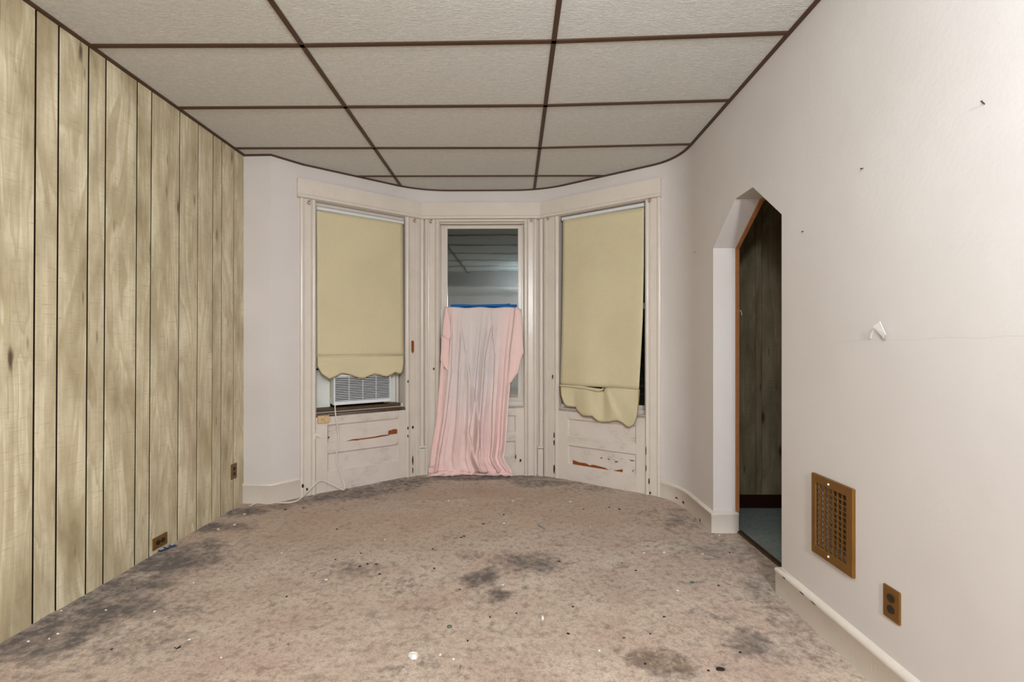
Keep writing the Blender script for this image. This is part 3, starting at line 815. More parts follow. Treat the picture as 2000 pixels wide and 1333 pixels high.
# bare wood and chips on window woodwork
def patch(fc, w_, pix, key, y=0.0, thick=0.002, label=None, name='bare_patch'):
    o = chip_poly(name, [fc.loc(px, py, y) for px, py in pix], M[key], w_, thick, Vector((0, -1, 0)))
    if label: o['label'] = label
def z7(x, y): return (580 + x / 7.404, 720 + y / 7.404)
def z8(x, y): return (1060 + x / 7.404, 720 + y / 7.404)
def z6(x, y): return (1040 + x / 3.81, 630 + y / 3.81)
patch(FL, w1, [z7(*p) for p in ((1325, 900), (1375, 890), (1390, 880), (1460, 878), (1460, 955), (1410, 962), (1340, 965), (1318, 955))], 'bare_wood', 0.023, 0.003, 'bare orange wood where paint has peeled')
patch(FL, w1, [z7(*p) for p in ((700, 1052), (820, 1022), (900, 1018), (1030, 1000), (1110, 990), (1230, 965), (1325, 958), (1325, 964), (1110, 1006), (1040, 1014), (920, 1028), (860, 1042), (820, 1040))], 'bare_wood', 0.016, 0.010)
patch(FL, w1, [z7(*p) for p in ((446, 985), (475, 990), (462, 1010), (446, 1020))], 'bare_wood', 0.02, 0.006)
patch(FL, w1, [(803, 667), (806.5, 665), (808.3, 668), (808.3, 686), (806, 691), (803.5, 687)], 'bare_wood', -0.002, 0.004, 'bare wood on the casing')
patch(FR, w3, [z6(*p) for p in ((305, 1025), (345, 1042), (400, 1050), (425, 1065), (450, 1060), (500, 1072), (545, 1085), (575, 1098), (545, 1102), (480, 1092), (420, 1082), (360, 1066), (305, 1062))], 'bare_wood', 0.025, 0.012, 'long strip of bare orange wood')
patch(FR, w3, [z6(*p) for p in ((605, 1102), (645, 1098), (670, 1093), (675, 1115), (735, 1130), (700, 1133), (655, 1122), (630, 1112))], 'bare_wood', 0.025, 0.012)
for p in (((500, 1008), (520, 1006), (518, 1016)), ((560, 1012), (578, 1022), (566, 1024)), ((612, 1036), (636, 1034), (634, 1042), (616, 1042)), ((720, 1022), (765, 1030), (740, 1034)), ((742, 1110), (752, 1098), (750, 1112))):
    patch(FR, w3, [z6(*q) for q in p], 'dark_chip', 0.0245, 0.003, name='paint_chip')
for fc, w_, lst in ((FC, w2, ((847.5, 721, 1.5, 2.5), (1016.5, 900, 2.2, 3), (1007.5, 892, 1.2, 4))), (FL, w1, ((806, 835, 1.6, 3), (796.5, 837, 1, 3), (796.5, 852, 1, 3), (796.5, 746, 1, 3), (806, 900, 1, 8), (806, 918, 1, 6), (599.5, 956, 2, 3), (591, 950, 2, 4))),
                    (FR, w3, ((1079.5, 736, 1, 4), (1082.5, 850, 0.9, 6), (1082.5, 865, 0.9, 5), (1082.5, 915, 1.4, 8), (1267.8, 941, 1, 5), (1270, 963, 1.8, 2.6), (1262, 880, 0.8, 8), (1262, 915, 0.8, 8)))):
    for i, (px, py, rx, ry) in enumerate(lst):
        patch(fc, w_, [(px + rx * a, py + ry * c) for a, c in blot(8, 0.35, i + int(px))], 'dark_chip', -0.009, 0.005, name='paint_chip')

# ---------------------------------------------------------------- roller blinds
def cloth(fc, rows, ncol, yfun, name, m, parent, thick=0.0015):
    """rows: list of (left px,py , right px,py); yfun(s, t) gives the offset from the casing face"""
    vs = []; fs = []; n_ = len(rows)
    for j, (l, r) in enumerate(rows):
        for i in range(ncol + 1):
            s = i / ncol
            px = l[0] + (r[0] - l[0]) * s; py = l[1] + (r[1] - l[1]) * s
            if callable(m[1]): py += m[1](s, j / (n_ - 1))
            vs.append(fc.loc(px, py, yfun(s, j / (n_ - 1))))
    for j in range(n_ - 1):
        for i in range(ncol):
            a = j * (ncol + 1) + i; fs.append((a, a + 1, a + ncol + 2, a + ncol + 1))
    o = obj(name, vs, fs, m[0], parent, smooth=True)
    sm = o.modifiers.new('thickness', 'SOLIDIFY'); sm.thickness = thick; sm.offset = 0
    return o, vs
def lerp2(a, b, t): return (a[0] + (b[0] - a[0]) * t, a[1] + (b[1] - a[1]) * t)
def blind_left():
    root = empty('roller_blind', FL.A, FL.rz)
    tag(root, 'cream roller blind with scalloped hem hanging above the air conditioner', 'blind', 'cream roller blinds in the bay')
    yb = 0.020
    a, c = FL.loc(618, 408.0, yb), FL.loc(787, 434.5, yb); z_ = (a.z + c.z) / 2
    MB().tube([(a.x, yb, z_), (c.x, yb, z_)], 0.018, 16).build('roller', M['roller_white'], root, smooth=True, auto=40)
    for q in (a.x - 0.004, c.x + 0.001):
        MB().box(q - 0.004, q + 0.007, yb - 0.012, yb + 0.03, z_ - 0.02, z_ + 0.02, 0.002).build('bracket', M['steel'], root)
    top = ((618.5, 411.0), (786.5, 437.0)); bot = ((619.5, 696.0), (788.5, 694.0))
    rows = [(lerp2(top[0], bot[0], t / 40), lerp2(top[1], bot[1], t / 40)) for t in range(41)]
    def yf(s, t): return yb - 0.017 + 0.004 * math.sin(s * 5 + t * 2) + 0.006 * t - 0.004 * math.exp(-((t - 0.10) / 0.03) ** 2)
    cloth(FL, rows, 24, yf, 'fabric', (M['blind'], None), root)
    # hem pocket
    l, r = FL.loc(619, 696, yb - 0.014), FL.loc(789.5, 694, yb - 0.014)
    MB().tube([l, (l + r) / 2 + Vector((0, 0, -0.003)), r], 0.0055, 8).build('hem_slat', M['blind'], root, smooth=True)
    low = [(0.0, 18), (0.05, 34), (0.14, 44), (0.22, 39), (0.28, 33), (0.38, 36), (0.48, 43), (0.54, 44), (0.6, 39), (0.66, 35), (0.74, 38), (0.8, 41), (0.86, 37), (0.9, 32), (0.95, 36), (0.98, 34), (1.0, 16)]
    rows = []
    N = 10
    vs = []; fs = []; nc = 64; edge = []
    for j in range(N + 1):
        t = j / N
        for i in range(nc + 1):
            s = i / nc
            px = 619.5 + (788.5 - 619.5) * s + (1.0 if s > .5 else -0.4) * 0; py = 697 - 2 * s + interp(low, s) * t * (1 if s < 0.97 else 1)
            p = FL.loc(px, py, yb - 0.016 - 0.012 * math.sin(s * 9.5) * t - 0.004 * t)
            vs.append(p)
            if j == N: edge.append(p)
    for j in range(N):
        for i in range(nc):
            a_ = j * (nc + 1) + i; fs.append((a_, a_ + 1, a_ + nc + 2, a_ + nc + 1))
    o = obj('valance', vs, fs, M['blind'], root, smooth=True); sm = o.modifiers.new('thickness', 'SOLIDIFY'); sm.thickness = 0.002
    side = [vs[j * (nc + 1)] for j in range(N + 1)] + edge[1:] + [vs[j * (nc + 1) + nc] for j in range(N - 1, -1, -1)]
    MB().tube(side, 0.0042, 6).build('scalloped_edging', M['blind_edge'], root, smooth=True)
    return root
blind_left()
def blind_right():
    root = empty('roller_blind', FR.A, FR.rz)
    tag(root, 'crooked cream roller blind sagging over the sill, uncovering dark glass at one side', 'blind', 'cream roller blinds in the bay')
    yb = 0.020
    a, c = FR.loc(1099, 427.5, yb), FR.loc(1259, 401.5, yb); z_ = (a.z + c.z) / 2
    MB().tube([(a.x, yb, z_), (c.x, yb, z_)], 0.018, 16).build('roller', M['roller_white'], root, smooth=True, auto=40)
    for q in (a.x - 0.002, c.x - 0.004):
        MB().box(q - 0.006, q + 0.006, yb - 0.012, yb + 0.03, z_ - 0.02, z_ + 0.02, 0.002).build('bracket', M['steel'], root)
    L = [(430, 1099.6), (560, 1098.5), (660, 1097), (752, 1094)]; R = [(405, 1258), (520, 1257.5), (620, 1255.5), (700, 1251.5), (761, 1248)]
    rows = []
    for k in range(41):
        t = k / 40; yl = 430 + (752 - 430) * t; yr = 405 + (761 - 405) * t
        rows.append(((interp(L, yl), yl), (interp(R, yr), yr)))
    def yf(s, t):
        y_ = yb - 0.017 + 0.004 * math.sin(s * 6 + 1)
        y_ += t * (-0.012 - 0.022 * math.exp(-((s - 0.28) / 0.16) ** 2) + 0.012 * math.exp(-((s - 0.62) / 0.15) ** 2) - 0.014 * math.exp(-((s - 0.95) / 0.1) ** 2))
        return y_
    cloth(FR, rows, 28, yf, 'fabric', (M['blind'], None), root)
    # valance with a buckled pocket
    topl = [(1093.5, 752), (1110, 753), (1140, 755), (1160, 758), (1178, 760.5), (1190, 757.5), (1215, 759), (1248, 761)]
    lowp = [z8(*p) for p in ((258, 270), (265, 380), (300, 490), (345, 545), (440, 556), (480, 560), (500, 610), (580, 685), (650, 692), (720, 690), (745, 720), (800, 765), (880, 780), (960, 775), (1030, 760), (1080, 755), (1160, 790), (1210, 838), (1250, 852), (1290, 838), (1330, 800), (1365, 680), (1385, 500), (1398, 310))]
    def along(P, s):
        ln = [0]
        for p, q in zip(P, P[1:]): ln.append(ln[-1] + math.hypot(q[0] - p[0], q[1] - p[1]))
        d = s * ln[-1]; return (interp(list(zip(ln, [p[0] for p in P])), d), interp(list(zip(ln, [p[1] for p in P])), d))
    nc, N = 72, 14; vs = []; fs = []
    for j in range(N + 1):
        t = j / N
        for i in range(nc + 1):
            s = i / nc
            top_ = (interp([(k / 7, p[0]) for k, p in enumerate(topl)], s), interp([(k / 7, p[1]) for k, p in enumerate(topl)], s))
            lo = along(lowp, 0.03 + 0.94 * s) if 0 < i < nc else (lowp[0] if i == 0 else lowp[-1])
            px, py = lerp2(top_, lo, t)
            y_ = yb - 0.03 - 0.022 * t
            y_ += -0.030 * math.exp(-((s - 0.32 - 0.04 * t) / 0.07) ** 2) * (0.3 + t) + 0.026 * math.exp(-((s - 0.20) / 0.05) ** 2) * t
            y_ += 0.018 * math.exp(-((s - 0.46 - 0.1 * (1 - t)) / 0.05) ** 2) - 0.026 * math.exp(-((s - 0.62 + 0.05 * t) / 0.06) ** 2) * math.sin(t * 3.0) - 0.02 * math.exp(-((s - 0.8) / 0.09) ** 2) * t
            vs.append(FR.loc(px, py, min(y_, 0.006)))
    for j in range(N):
        for i in range(nc):
            a_ = j * (nc + 1) + i; fs.append((a_, a_ + 1, a_ + nc + 2, a_ + nc + 1))
    o = obj('valance', vs, fs, M['blind'], root, smooth=True); sm = o.modifiers.new('thickness', 'SOLIDIFY'); sm.thickness = 0.002
    side = [vs[j * (nc + 1)] for j in range(2, N + 1)] + [vs[N * (nc + 1) + i] for i in range(1, nc + 1)] + [vs[j * (nc + 1) + nc] for j in range(N - 1, 1, -1)]
    MB().tube(side, 0.004, 6).build('scalloped_edging', M['blind_edge'], root, smooth=True)
    # pocket of the slat, folded down on the left half
    yq = yb - 0.045
    pl = [FR.loc(px, py, yq - d) for px, py, d in ((1092.5, 753.5, 0), (1115, 755.0, 0.002), (1140, 757.5, 0.006), (1158, 761.0, 0.012), (1170, 763, 0.012), (1179, 760, 0.006))]
    MB().tube(smooth_path(pl, 5), [0.006 + 0.006 * math.sin(min(1, k / 20) * math.pi * 0.8) for k in range(26)], 8).build('hem_slat', M['blind'], root, smooth=True)
    h0 = FR.loc(1178.0, 761.5, yq - 0.014)
    MB().box(h0.x - 0.003, h0.x + 0.004, h0.y, h0.y + 0.012, h0.z - 0.012, h0.z + 0.008, 0.001).build('tear', M['socket'], root)
    l, r = FR.loc(1179, 758, yb - 0.026), FR.loc(1248, 761, yb - 0.03)
    MB().tube([l, (l + r) / 2, r], 0.0022, 6).build('seam', M['blind'], root, smooth=True)
blind_right()

# ---------------------------------------------------------------- air conditioner in the left window
def air_conditioner():
    root = empty('air_conditioner', FL.A, FL.rz)
    tag(root, 'white window air conditioner with slatted front and hanging cord', 'air conditioner')
    y0 = 0.030
    u0, zb = FL.uz(652, 793.6, y0); u1, zb2 = FL.uz(763.5, 783.5, y0); zb = (zb + zb2) / 2; zt = FL.uz(763, 727, y0)[1] + 0.01
    MB().box(u0 + 0.004, u1 - 0.004, y0 + 0.03, 0.40, zb + 0.004, zt - 0.004, 0.006).build('housing', M['plastic_white'], root)
    # front bezel as a frame
    gu0, gz1 = FL.uz(655, 740.5, y0); gu1, gz0 = FL.uz(761.5, 779.5, y0)
    gz0 = zb + 0.030; gz1 = zt - 0.040
    bz = MB()
    bz.box(u0, gu0, y0, y0 + 0.05, zb, zt, 0.005).box(gu1, u1, y0, y0 + 0.05, zb, zt, 0.005)
    bz.box(gu0 - 0.004, gu1 + 0.004, y0, y0 + 0.05, zb, gz0, 0.005).box(gu0 - 0.004, gu1 + 0.004, y0, y0 + 0.05, gz1, zt, 0.005)
    bz.build('front_bezel', M['plastic_white'], root)
    MB().box(gu0 - 0.002, gu1 + 0.002, y0 + 0.027, y0 + 0.034, gz0 - 0.002, gz1 + 0.002).build('filter_screen', M['dark_inside'], root)
    n_ = 14; p = (gz1 - gz0) / n_
    sl = MB().box(gu0 - 0.001, gu1 + 0.001, y0 + 0.001, y0 + 0.016, -0.0032, 0.0032, 0.001).build('grille_slat', M['plastic_white'], root)
    sl.location = (0, 0, gz0 + p * 0.5)
    for k in range(1, n_):
        c = sl.copy(); COL.objects.link(c); c.parent = root; c.location = (0, 0, gz0 + p * (k + 0.5))
    for f_ in (0.25, 0.5, 0.75):
        uu = gu0 + (gu1 - gu0) * f_; MB().box(uu - 0.002, uu + 0.002, y0 + 0.015, y0 + 0.028, gz0, gz1).build('grille_rib', M['plastic_white'], root)
    MB().box(u0 + 0.0035, u0 + 0.0045, 0.115, 0.14, zb + 0.06, zb + 0.21).build('energy_label', M['ac_label'], root)
    # side filler panels and the raised sash behind the blind
    uo0, uo1, zs = o1
    MB().box(uo0 + 0.004, u0 + 0.01, 0.165, 0.177, zs + 0.03, zt + 0.02, 0.002).build('filler_panel', M['plastic_panel'], root)
    MB().box(u1 - 0.01, uo1 - 0.03, 0.165, 0.177, zs + 0.03, zt + 0.02, 0.002).build('filler_panel', M['plastic_panel'], root)
    MB().box(uo0 + 0.004, uo1 - 0.026, 0.050, 0.18, zs + 0.005, zs + 0.032, 0.003).build('mounting_rail', M['sill_wood'], root)['label'] = 'brown wooden rail under the unit'
    MB().box(uo1 - 0.032, uo1 - 0.010, 0.135, 0.18, zs, zt + 0.2, 0.003).build('side_stop', M['trim'], root)
    # cord
    pts = [FL.loc(654.5, 791, 0.045), FL.loc(654.5, 796, 0.020), FL.loc(655, 806, -0.010), FL.loc(656.6, 820, -0.014), FL.loc(661, 850, -0.010), FL.loc(659, 875, -0.010), FL.loc(656.6, 898, -0.010), FL.loc(661, 915, -0.012), FL.loc(667, 931, -0.016), FL.loc(673, 950, -0.03)]
    inv = Matrix.Translation(FL.A) @ Matrix.Rotation(FL.rz, 4, 'Z'); inv = inv.inverted()
    pts.append(inv @ (on_floor(670, 957.5, 0.006)))
    pts += [FL.loc(652, 949, -0.045), FL.loc(631, 939.5, -0.030), FL.loc(619, 943, -0.030), FL.loc(601, 961, -0.045)]
    for px, py in ((583, 977), (562, 982.5), (535, 982), (511, 981), (499, 984), (488.5, 989)): pts.append(inv @ on_floor(px, py, 0.008))
    MB().tube(smooth_path(pts, 6), 0.0055, 8).build('power_cord', M['cord'], root, smooth=True)
air_conditioner()
# the raised lower sash of this window hides behind the blind
z_ = CZ + 0.0
sashp = empty('raised_sash', parent=w1)
uo0, uo1, zs = o1
for a, c, z0, z1 in ((uo0 + 0.01, uo0 + 0.05, 1.03, 1.75), (uo1 - 0.05, uo1 - 0.01, 1.03, 1.75)):
    MB().box(a, c, 0.075, 0.10, z0, z1, 0.003).build('stile', M['trim'], sashp)
MB().box(uo0 + 0.048, uo1 - 0.048, 0.075, 0.10, 1.03, 1.09, 0.003).build('rail', M['trim'], sashp)
MB().box(uo0 + 0.048, uo1 - 0.048, 0.075, 0.10, 1.71, 1.75, 0.003).build('rail', M['trim'], sashp)
MB().box(uo0 + 0.046, uo1 - 0.046, 0.084, 0.088, 1.08, 1.72).build('pane', M['glass'], sashp)

# small box with a dial on the left apron
def bell_box():
    a = FL.loc(620.5, 820.5, 0.0); c = FL.loc(642.5, 818.5, 0.0); z0, z1 = FL.uz(631, 827, 0)[1], FL.uz(631, 812, 0)[1]
    root = empty('bell_box', FL.world((a.x + c.x) / 2, 0.008, z0), FL.rz); tag(root, 'small beige plastic box with a round dial under the air conditioner', 'switch box')
    hw_ = (c.x - a.x) / 2; hh = z1 - z0
    MB().box(-hw_, hw_, -0.022, 0.004, 0, hh, 0.004).build('case', M['beige_box'], root)
    MB().tube([(hw_ * 0.55, -0.020, hh * 0.5), (hw_ * 0.55, -0.032, hh * 0.5)], [hh * 0.46, hh * 0.42], 20).build('dial', M['beige_box'], root, smooth=True, auto=40)
    MB().tube([(-hw_ * 0.35, -0.020, hh * 0.5), (-hw_ * 0.35, -0.0245, hh * 0.5)], 0.004, 10).build('screw', M['brass'], root)
bell_box()
# torn paint flap under it
v = [FL.loc(*p) for p in ((612, 851, -0.012), (616.5, 846.5, -0.03), (631, 855, -0.004), (626, 856.5, -0.006), (617.5, 852, -0.022), (613, 864, -0.013))]
o = chip_poly('paint_flap', [FL.world(*q) for q in v], M['chip'], None, 0.0015, -FL.n); tag(o, 'curled flap of cream paint peeling off the window casing below the dial box', 'paint flap')

# ---------------------------------------------------------------- pink sheet over the middle window
def pink_sheet():
    root = empty('bed_sheet', FC.A, FC.rz)
    tag(root, 'pink bed sheet taped up as a curtain and trailing on the carpet', 'sheet')
    Lp = [(599, 872), (615, 868), (640, 866), (700, 863), (764, 858), (822, 852.5), (875, 844), (905, 840), (922, 836.5), (931, 837)]
    Rp = [(599, 1014), (615, 1012), (640, 1009), (700, 1001), (750, 997), (798, 992.5), (870, 988), (894, 984), (908, 990), (918, 999), (931, 1001)]
    N, nc = 100, 200; vs = []; fs = []; grey_light = []
    ridges = [(0.02, 0.03, 0.030, 0.016), (0.12, 0.09, 0.022, 0.030), (0.18, 0.17, 0.014, -0.016), (0.24, 0.31, 0.016, 0.024), (0.29, 0.40, 0.012, -0.016), (0.33, 0.50, 0.016, 0.022), (0.52, 0.545, 0.018, -0.024), (0.60, 0.60, 0.022, 0.030), (0.655, 0.66, 0.012, -0.020),
              (0.69, 0.71, 0.016, 0.028), (0.74, 0.76, 0.012, -0.020), (0.80, 0.83, 0.02, 0.022), (0.87, 0.88, 0.014, -0.020), (0.93, 0.94, 0.022, 0.030), (0.985, 0.985, 0.012, -0.012)]
    creases = [([(0.0, 0.62), (0.3, 0.75), (0.6, 0.78), (1, 0.83)], 0.008, 0.07, 0.040), ([(0.03, 0.18), (0.3, 0.34), (0.6, 0.55), (0.95, 0.70)], 0.07, 0.008, 0.036), ([(0.05, 0.66), (0.3, 0.60), (0.7, 0.62), (1, 0.64)], 0.05, 0.008, 0.034),
               ([(0.0, 0.10), (0.4, 0.14), (0.8, 0.12), (1, 0.10)], 0.05, 0.008, 0.034), ([(0.1, 0.90), (1, 0.93)], 0.010, 0.05, 0.022), ([(0.5, 0.50), (0.75, 0.47), (0.95, 0.62)], 0.05, 0.008, 0.034), ([(0.4, 0.26), (1, 0.33)], 0.012, 0.05, 0.016)]
    for j in range(N + 1):
        t = j / N; py = 600 + (924 - 600) * t
        for i in range(nc + 1):
            s = i / nc
            l, r = interp(Lp, py), interp(Rp, py)
            px = l + (r - l) * s
            yb = interp([(0, 0.076), (0.06, 0.050), (0.25, 0.006), (0.5, -0.022), (0.8, -0.030), (0.93, -0.030), (1.0, -0.025)], t)
            amp = interp([(0, 0.15), (0.15, 0.6), (0.5, 1.0), (0.85, 1.5), (0.97, 1.2), (1.0, 0.8)], t)
            y_ = yb
            for (s0, s1, wd, am) in ridges:
                c = s0 + (s1 - s0) * t; y_ -= am * amp * 0.55 * math.exp(-((s - c) / wd) ** 2)
            y_ -= 0.010 * amp * noise.noise(Vector((s * 5, t * 3, 2)))
            for path, wl_, wr_, am in creases:
                dx = s - interp(path, t)
                y_ -= am * amp * math.exp(-(dx / (wl_ if dx < 0 else wr_)) ** 2)
            # V-shaped folds drawn up from the hem
            if t > 0.72:
                tt = (t - 0.72) / 0.28
                for c, am in ((0.62, 0.035), (0.30, 0.02), (0.80, 0.02)):
                    y_ -= am * tt * math.exp(-((s - c) / (0.05 + 0.05 * tt)) ** 2)
                y_ -= 0.020 * tt * noise.noise(Vector((s * 14, t * 26, 7)))
            y_ = min(y_, interp([(0, 0.076), (0.3, 0.03), (0.45, -0.014), (1, -0.016)], t))
            p = FC.loc(px, py + (1.2 * math.sin(s * 40) if t > 0.97 else 0), y_)
            if t < 0.02: p.z += 0.004 * (math.sin(s * 17) - 1)
            p.z = max(p.z, 0.006)
            vs.append(p)
            f_ = math.exp(-((s - 0.45) / 0.40) ** 4) * interp([(0, 0.85), (0.35, 1.0), (0.55, 0.75), (0.75, 0.35), (0.95, 0.15), (1, 0)], t)  # weight of the painted grey light, strongest in the upper middle
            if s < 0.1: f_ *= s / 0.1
            grey_light.append(f_)
    for j in range(N):
        for i in range(nc):
            a_ = j * (nc + 1) + i; fs.append((a_, a_ + 1, a_ + nc + 2, a_ + nc + 1))
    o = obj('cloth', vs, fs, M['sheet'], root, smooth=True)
    at = o.data.attributes.new('grey_light', 'FLOAT', 'POINT'); at.data.foreach_set('value', grey_light)
    sm = o.modifiers.new('thickness', 'SOLIDIFY'); sm.thickness = 0.002; sm.offset = 0
    # loose folded edges
    def flap(name, rows, m, yf, nc=10):
        vs = []; fs = []
        for j, (l, r) in enumerate(rows):
            for i in range(nc + 1):
                s = i / nc; px, py = lerp2(l, r, s); vs.append(FC.loc(px, py, yf(s, j / (len(rows) - 1))))
        for j in range(len(rows) - 1):
            for i in range(nc):
                a_ = j * (nc + 1) + i; fs.append((a_, a_ + 1, a_ + nc + 2, a_ + nc + 1))
        q = obj(name, vs, fs, m, root, smooth=True); s_ = q.modifiers.new('thickness', 'SOLIDIFY'); s_.thickness = 0.002
        return q
    def sub(rows, n_=6):
        out = []
        for (a, c), (d, e) in zip(rows, rows[1:]):
            out += [(lerp2(a, d, k / n_), lerp2(c, e, k / n_)) for k in range(n_)]
        return out + [rows[-1]]
    flap('folded_edge', sub([((869, 600), (875, 601)), ((865, 632), (880, 634)), ((863.5, 654), (880.5, 657)), ((865, 656), (877, 665))]), M['sheet_pink'], lambda s, t: 0.03 - 0.05 * t - 0.012 * math.sin(s * 3) - 0.012 * t)
    flap('folded_edge', sub([((862.5, 656), (878, 664)), ((861, 690), (877, 694)), ((860, 704), (876.5, 716)), ((866, 714), (876, 727))]), M['sheet_pink'], lambda s, t: -0.022 - 0.016 * math.sin(s * 3) - 0.012 * t)
    flap('folded_edge', sub([((861, 706), (868, 716)), ((857, 764), (866, 768)), ((852, 820), (862, 822)), ((842, 880), (858, 892)), ((838.5, 914), (848, 912))]), M['sheet_pink'], lambda s, t: -0.034 - 0.012 * math.sin(s * 3 + 0.3) - 0.016 * t)
    flap('folded_edge', sub([((1006, 600), (1019, 606)), ((1002, 640), (1020.5, 640)), ((997, 680), (1023, 690)), ((995, 705), (1018.5, 700)), ((993, 730), (1013, 727)), ((991, 752), (999, 748))]), M['sheet'], lambda s, t: 0.034 - 0.05 * min(1, t * 2.5) - 0.018 * math.sin(s * 3.1) - 0.008)
    # crumpled hem pooled on the carpet
    vs = []; fs = []; nu, nv = 70, 14
    r_ = random.Random(3)
    for i in range(nu + 1):
        s = i / nu; c = on_floor(836 + (1001 - 836) * s, 929.5 + 2.2 * math.sin(s * 9) * 0.4, 0.0)
        for k in range(nv):
            a_ = 2 * math.pi * k / nv
            rz_ = 0.036 * (1 + 0.5 * noise.noise(Vector((s * 11, k * 0.7, 1)))) * (0.25 + min(1, 7 * s, 7 * (1 - s)) * 0.75) * (0.7 + 0.5 * s)
            ry_ = 0.048 * (1 + 0.45 * noise.noise(Vector((s * 14, k * 0.5, 4))))
            vs.append(Vector((c.x, c.y + 0.012 + math.cos(a_) * ry_, max(0.004, rz_ * 0.75 + math.sin(a_) * rz_ + 0.014 * noise.noise(Vector((s * 26, k * 0.8, 3)))))) - Vector(FC.A))
    R_ = Matrix.Rotation(-FC.rz, 3, 'Z'); vs = [R_ @ v for v in vs]
    for i in range(nu):
        for k in range(nv): fs.append((i * nv + k, i * nv + (k + 1) % nv, (i + 1) * nv + (k + 1) % nv, (i + 1) * nv + k))
    fs += [tuple(range(nv)), tuple(range(nu * nv, (nu + 1) * nv))]
    obj('pooled_hem', vs, fs, M['sheet_pink'], root, smooth=True)
pink_sheet()
# blue painter's tape along the sash rail
def tape():
    pts_t = [(880, 595.0), (900, 594.6), (925, 595.6), (960, 594.5), (985, 594.2), (996, 593), (997, 595), (1010, 595.2)]
    pts_b = [(880.5, 600.2), (900, 600), (925, 599.6), (960, 599.5), (985, 600), (996, 600.2), (1003, 600.2), (1008, 599.5)]
    vs = []; fs = []
    for y_ in (0.091, 0.0895):
        for (a, c) in zip(pts_t, pts_b):
            vs += [FC.loc(*a, y_), FC.loc(*c, y_ - 0.016)]
    n_ = len(pts_t)
    for i in range(n_ - 1):
        for o_ in (0, 2 * n_): fs.append((o_ + 2 * i, o_ + 2 * i + 1, o_ + 2 * i + 3, o_ + 2 * i + 2))
    vs = [FC.world(*v) for v in vs]
    o = obj('masking_tape', vs, fs, M['tape_blue'], rebase=True)
    tag(o, 'strip of bright blue masking tape holding the pink sheet to the window sash', 'tape')
tape()

# ---------------------------------------------------------------- lanyard on the bay wall
def lanyard():
    pl = Facet(FL.world(0, PO, 0)[:2], FL.world(FL.L, PO, 0)[:2])
    def P(px, py, y=-0.006): return pl.loc(px, py, y)
    root = empty('lanyard', pl.A, pl.rz); tag(root, 'orange strap with blue and yellow clip hanging from a nail on the bay wall', 'strap')
    def ribbon(name, pts, w_, m, y=-0.006, tw=0.0):
        vs = []; fs = []; pts = smooth_path([(a, c, 0) for a, c in pts], 5); n_ = len(pts)
        for i, p in enumerate(pts):
            c = P(p.x, p.y, y); ww = w_ / 2 * (0.55 + 0.45 * abs(math.cos(i * tw)))
            vs += [c + Vector((-ww, 0.001 * math.sin(i * tw), 0)), c + Vector((ww, -0.002 * math.cos(i * tw), 0)), c + Vector((ww, 0.0025, 0)), c + Vector((-ww, 0.0035, 0))]
        for i in range(n_ - 1):
            for k in range(4): fs.append((4 * i + k, 4 * i + (k + 1) % 4, 4 * i + 4 + (k + 1) % 4, 4 * i + 4 + k))
        fs += [(0, 1, 2, 3), tuple(range(4 * n_ - 4, 4 * n_))]
        return obj(name, vs, fs, m, root, smooth=False)
    ribbon('strap', [(559.8, 549), (560, 575), (559.6, 600), (559.4, 640), (558.6, 670), (558.6, 692), (558.2, 699)], 0.0085, M['orange_strap'], -0.005, 0.25)
    ribbon('strap', [(560.5, 562), (561.2, 590), (562.3, 620), (562.8, 640), (561.6, 660), (560.2, 680), (559, 692)], 0.008, M['orange_strap'], -0.009, 0.2)
    ribbon('strap', [(559.6, 552), (558.0, 562), (557.6, 575)], 0.005, M['orange_strap'], -0.011)
    chip_poly('strap_fold', [P(560.4, 548), P(567.6, 555.5), P(561.5, 562.5), P(559.4, 556)], M['orange_strap'], root, 0.008, Vector((0, -1, 0)))
    a = P(557.9, 698.8)
    MB().box(a.x - 0.0115, a.x + 0.0115, -0.014, 0.0, a.z - 0.010, a.z + 0.001, 0.002).build('clip_band', M['clip_yellow'], root)
    MB().box(a.x - 0.0125, a.x + 0.0125, -0.016, 0.0, a.z - 0.058, a.z - 0.009, 0.004).build('clip', M['clip_blue'], root)
    n_ = P(560, 541.5, 0.004); q = empty('nail', pl.world(n_.x, n_.y, n_.z), pl.rz)
    MB().tube([(0, 0.006, 0), (0, -0.012, 0.001)], 0.0018, 8).build('shank', M['nail'], q); MB().tube([(0, -0.012, 0.001), (0, -0.0145, 0.001)], 0.0036, 10).build('head', M['nail'], q)
    tag(q, 'nail in the bay wall above the orange strap', 'nail')
    MB().tube([P(560, 541.5, -0.008), P(559.9, 549, -0.006)], 0.0009, 6).build('loop_thread', M['cord'], root)
lanyard()

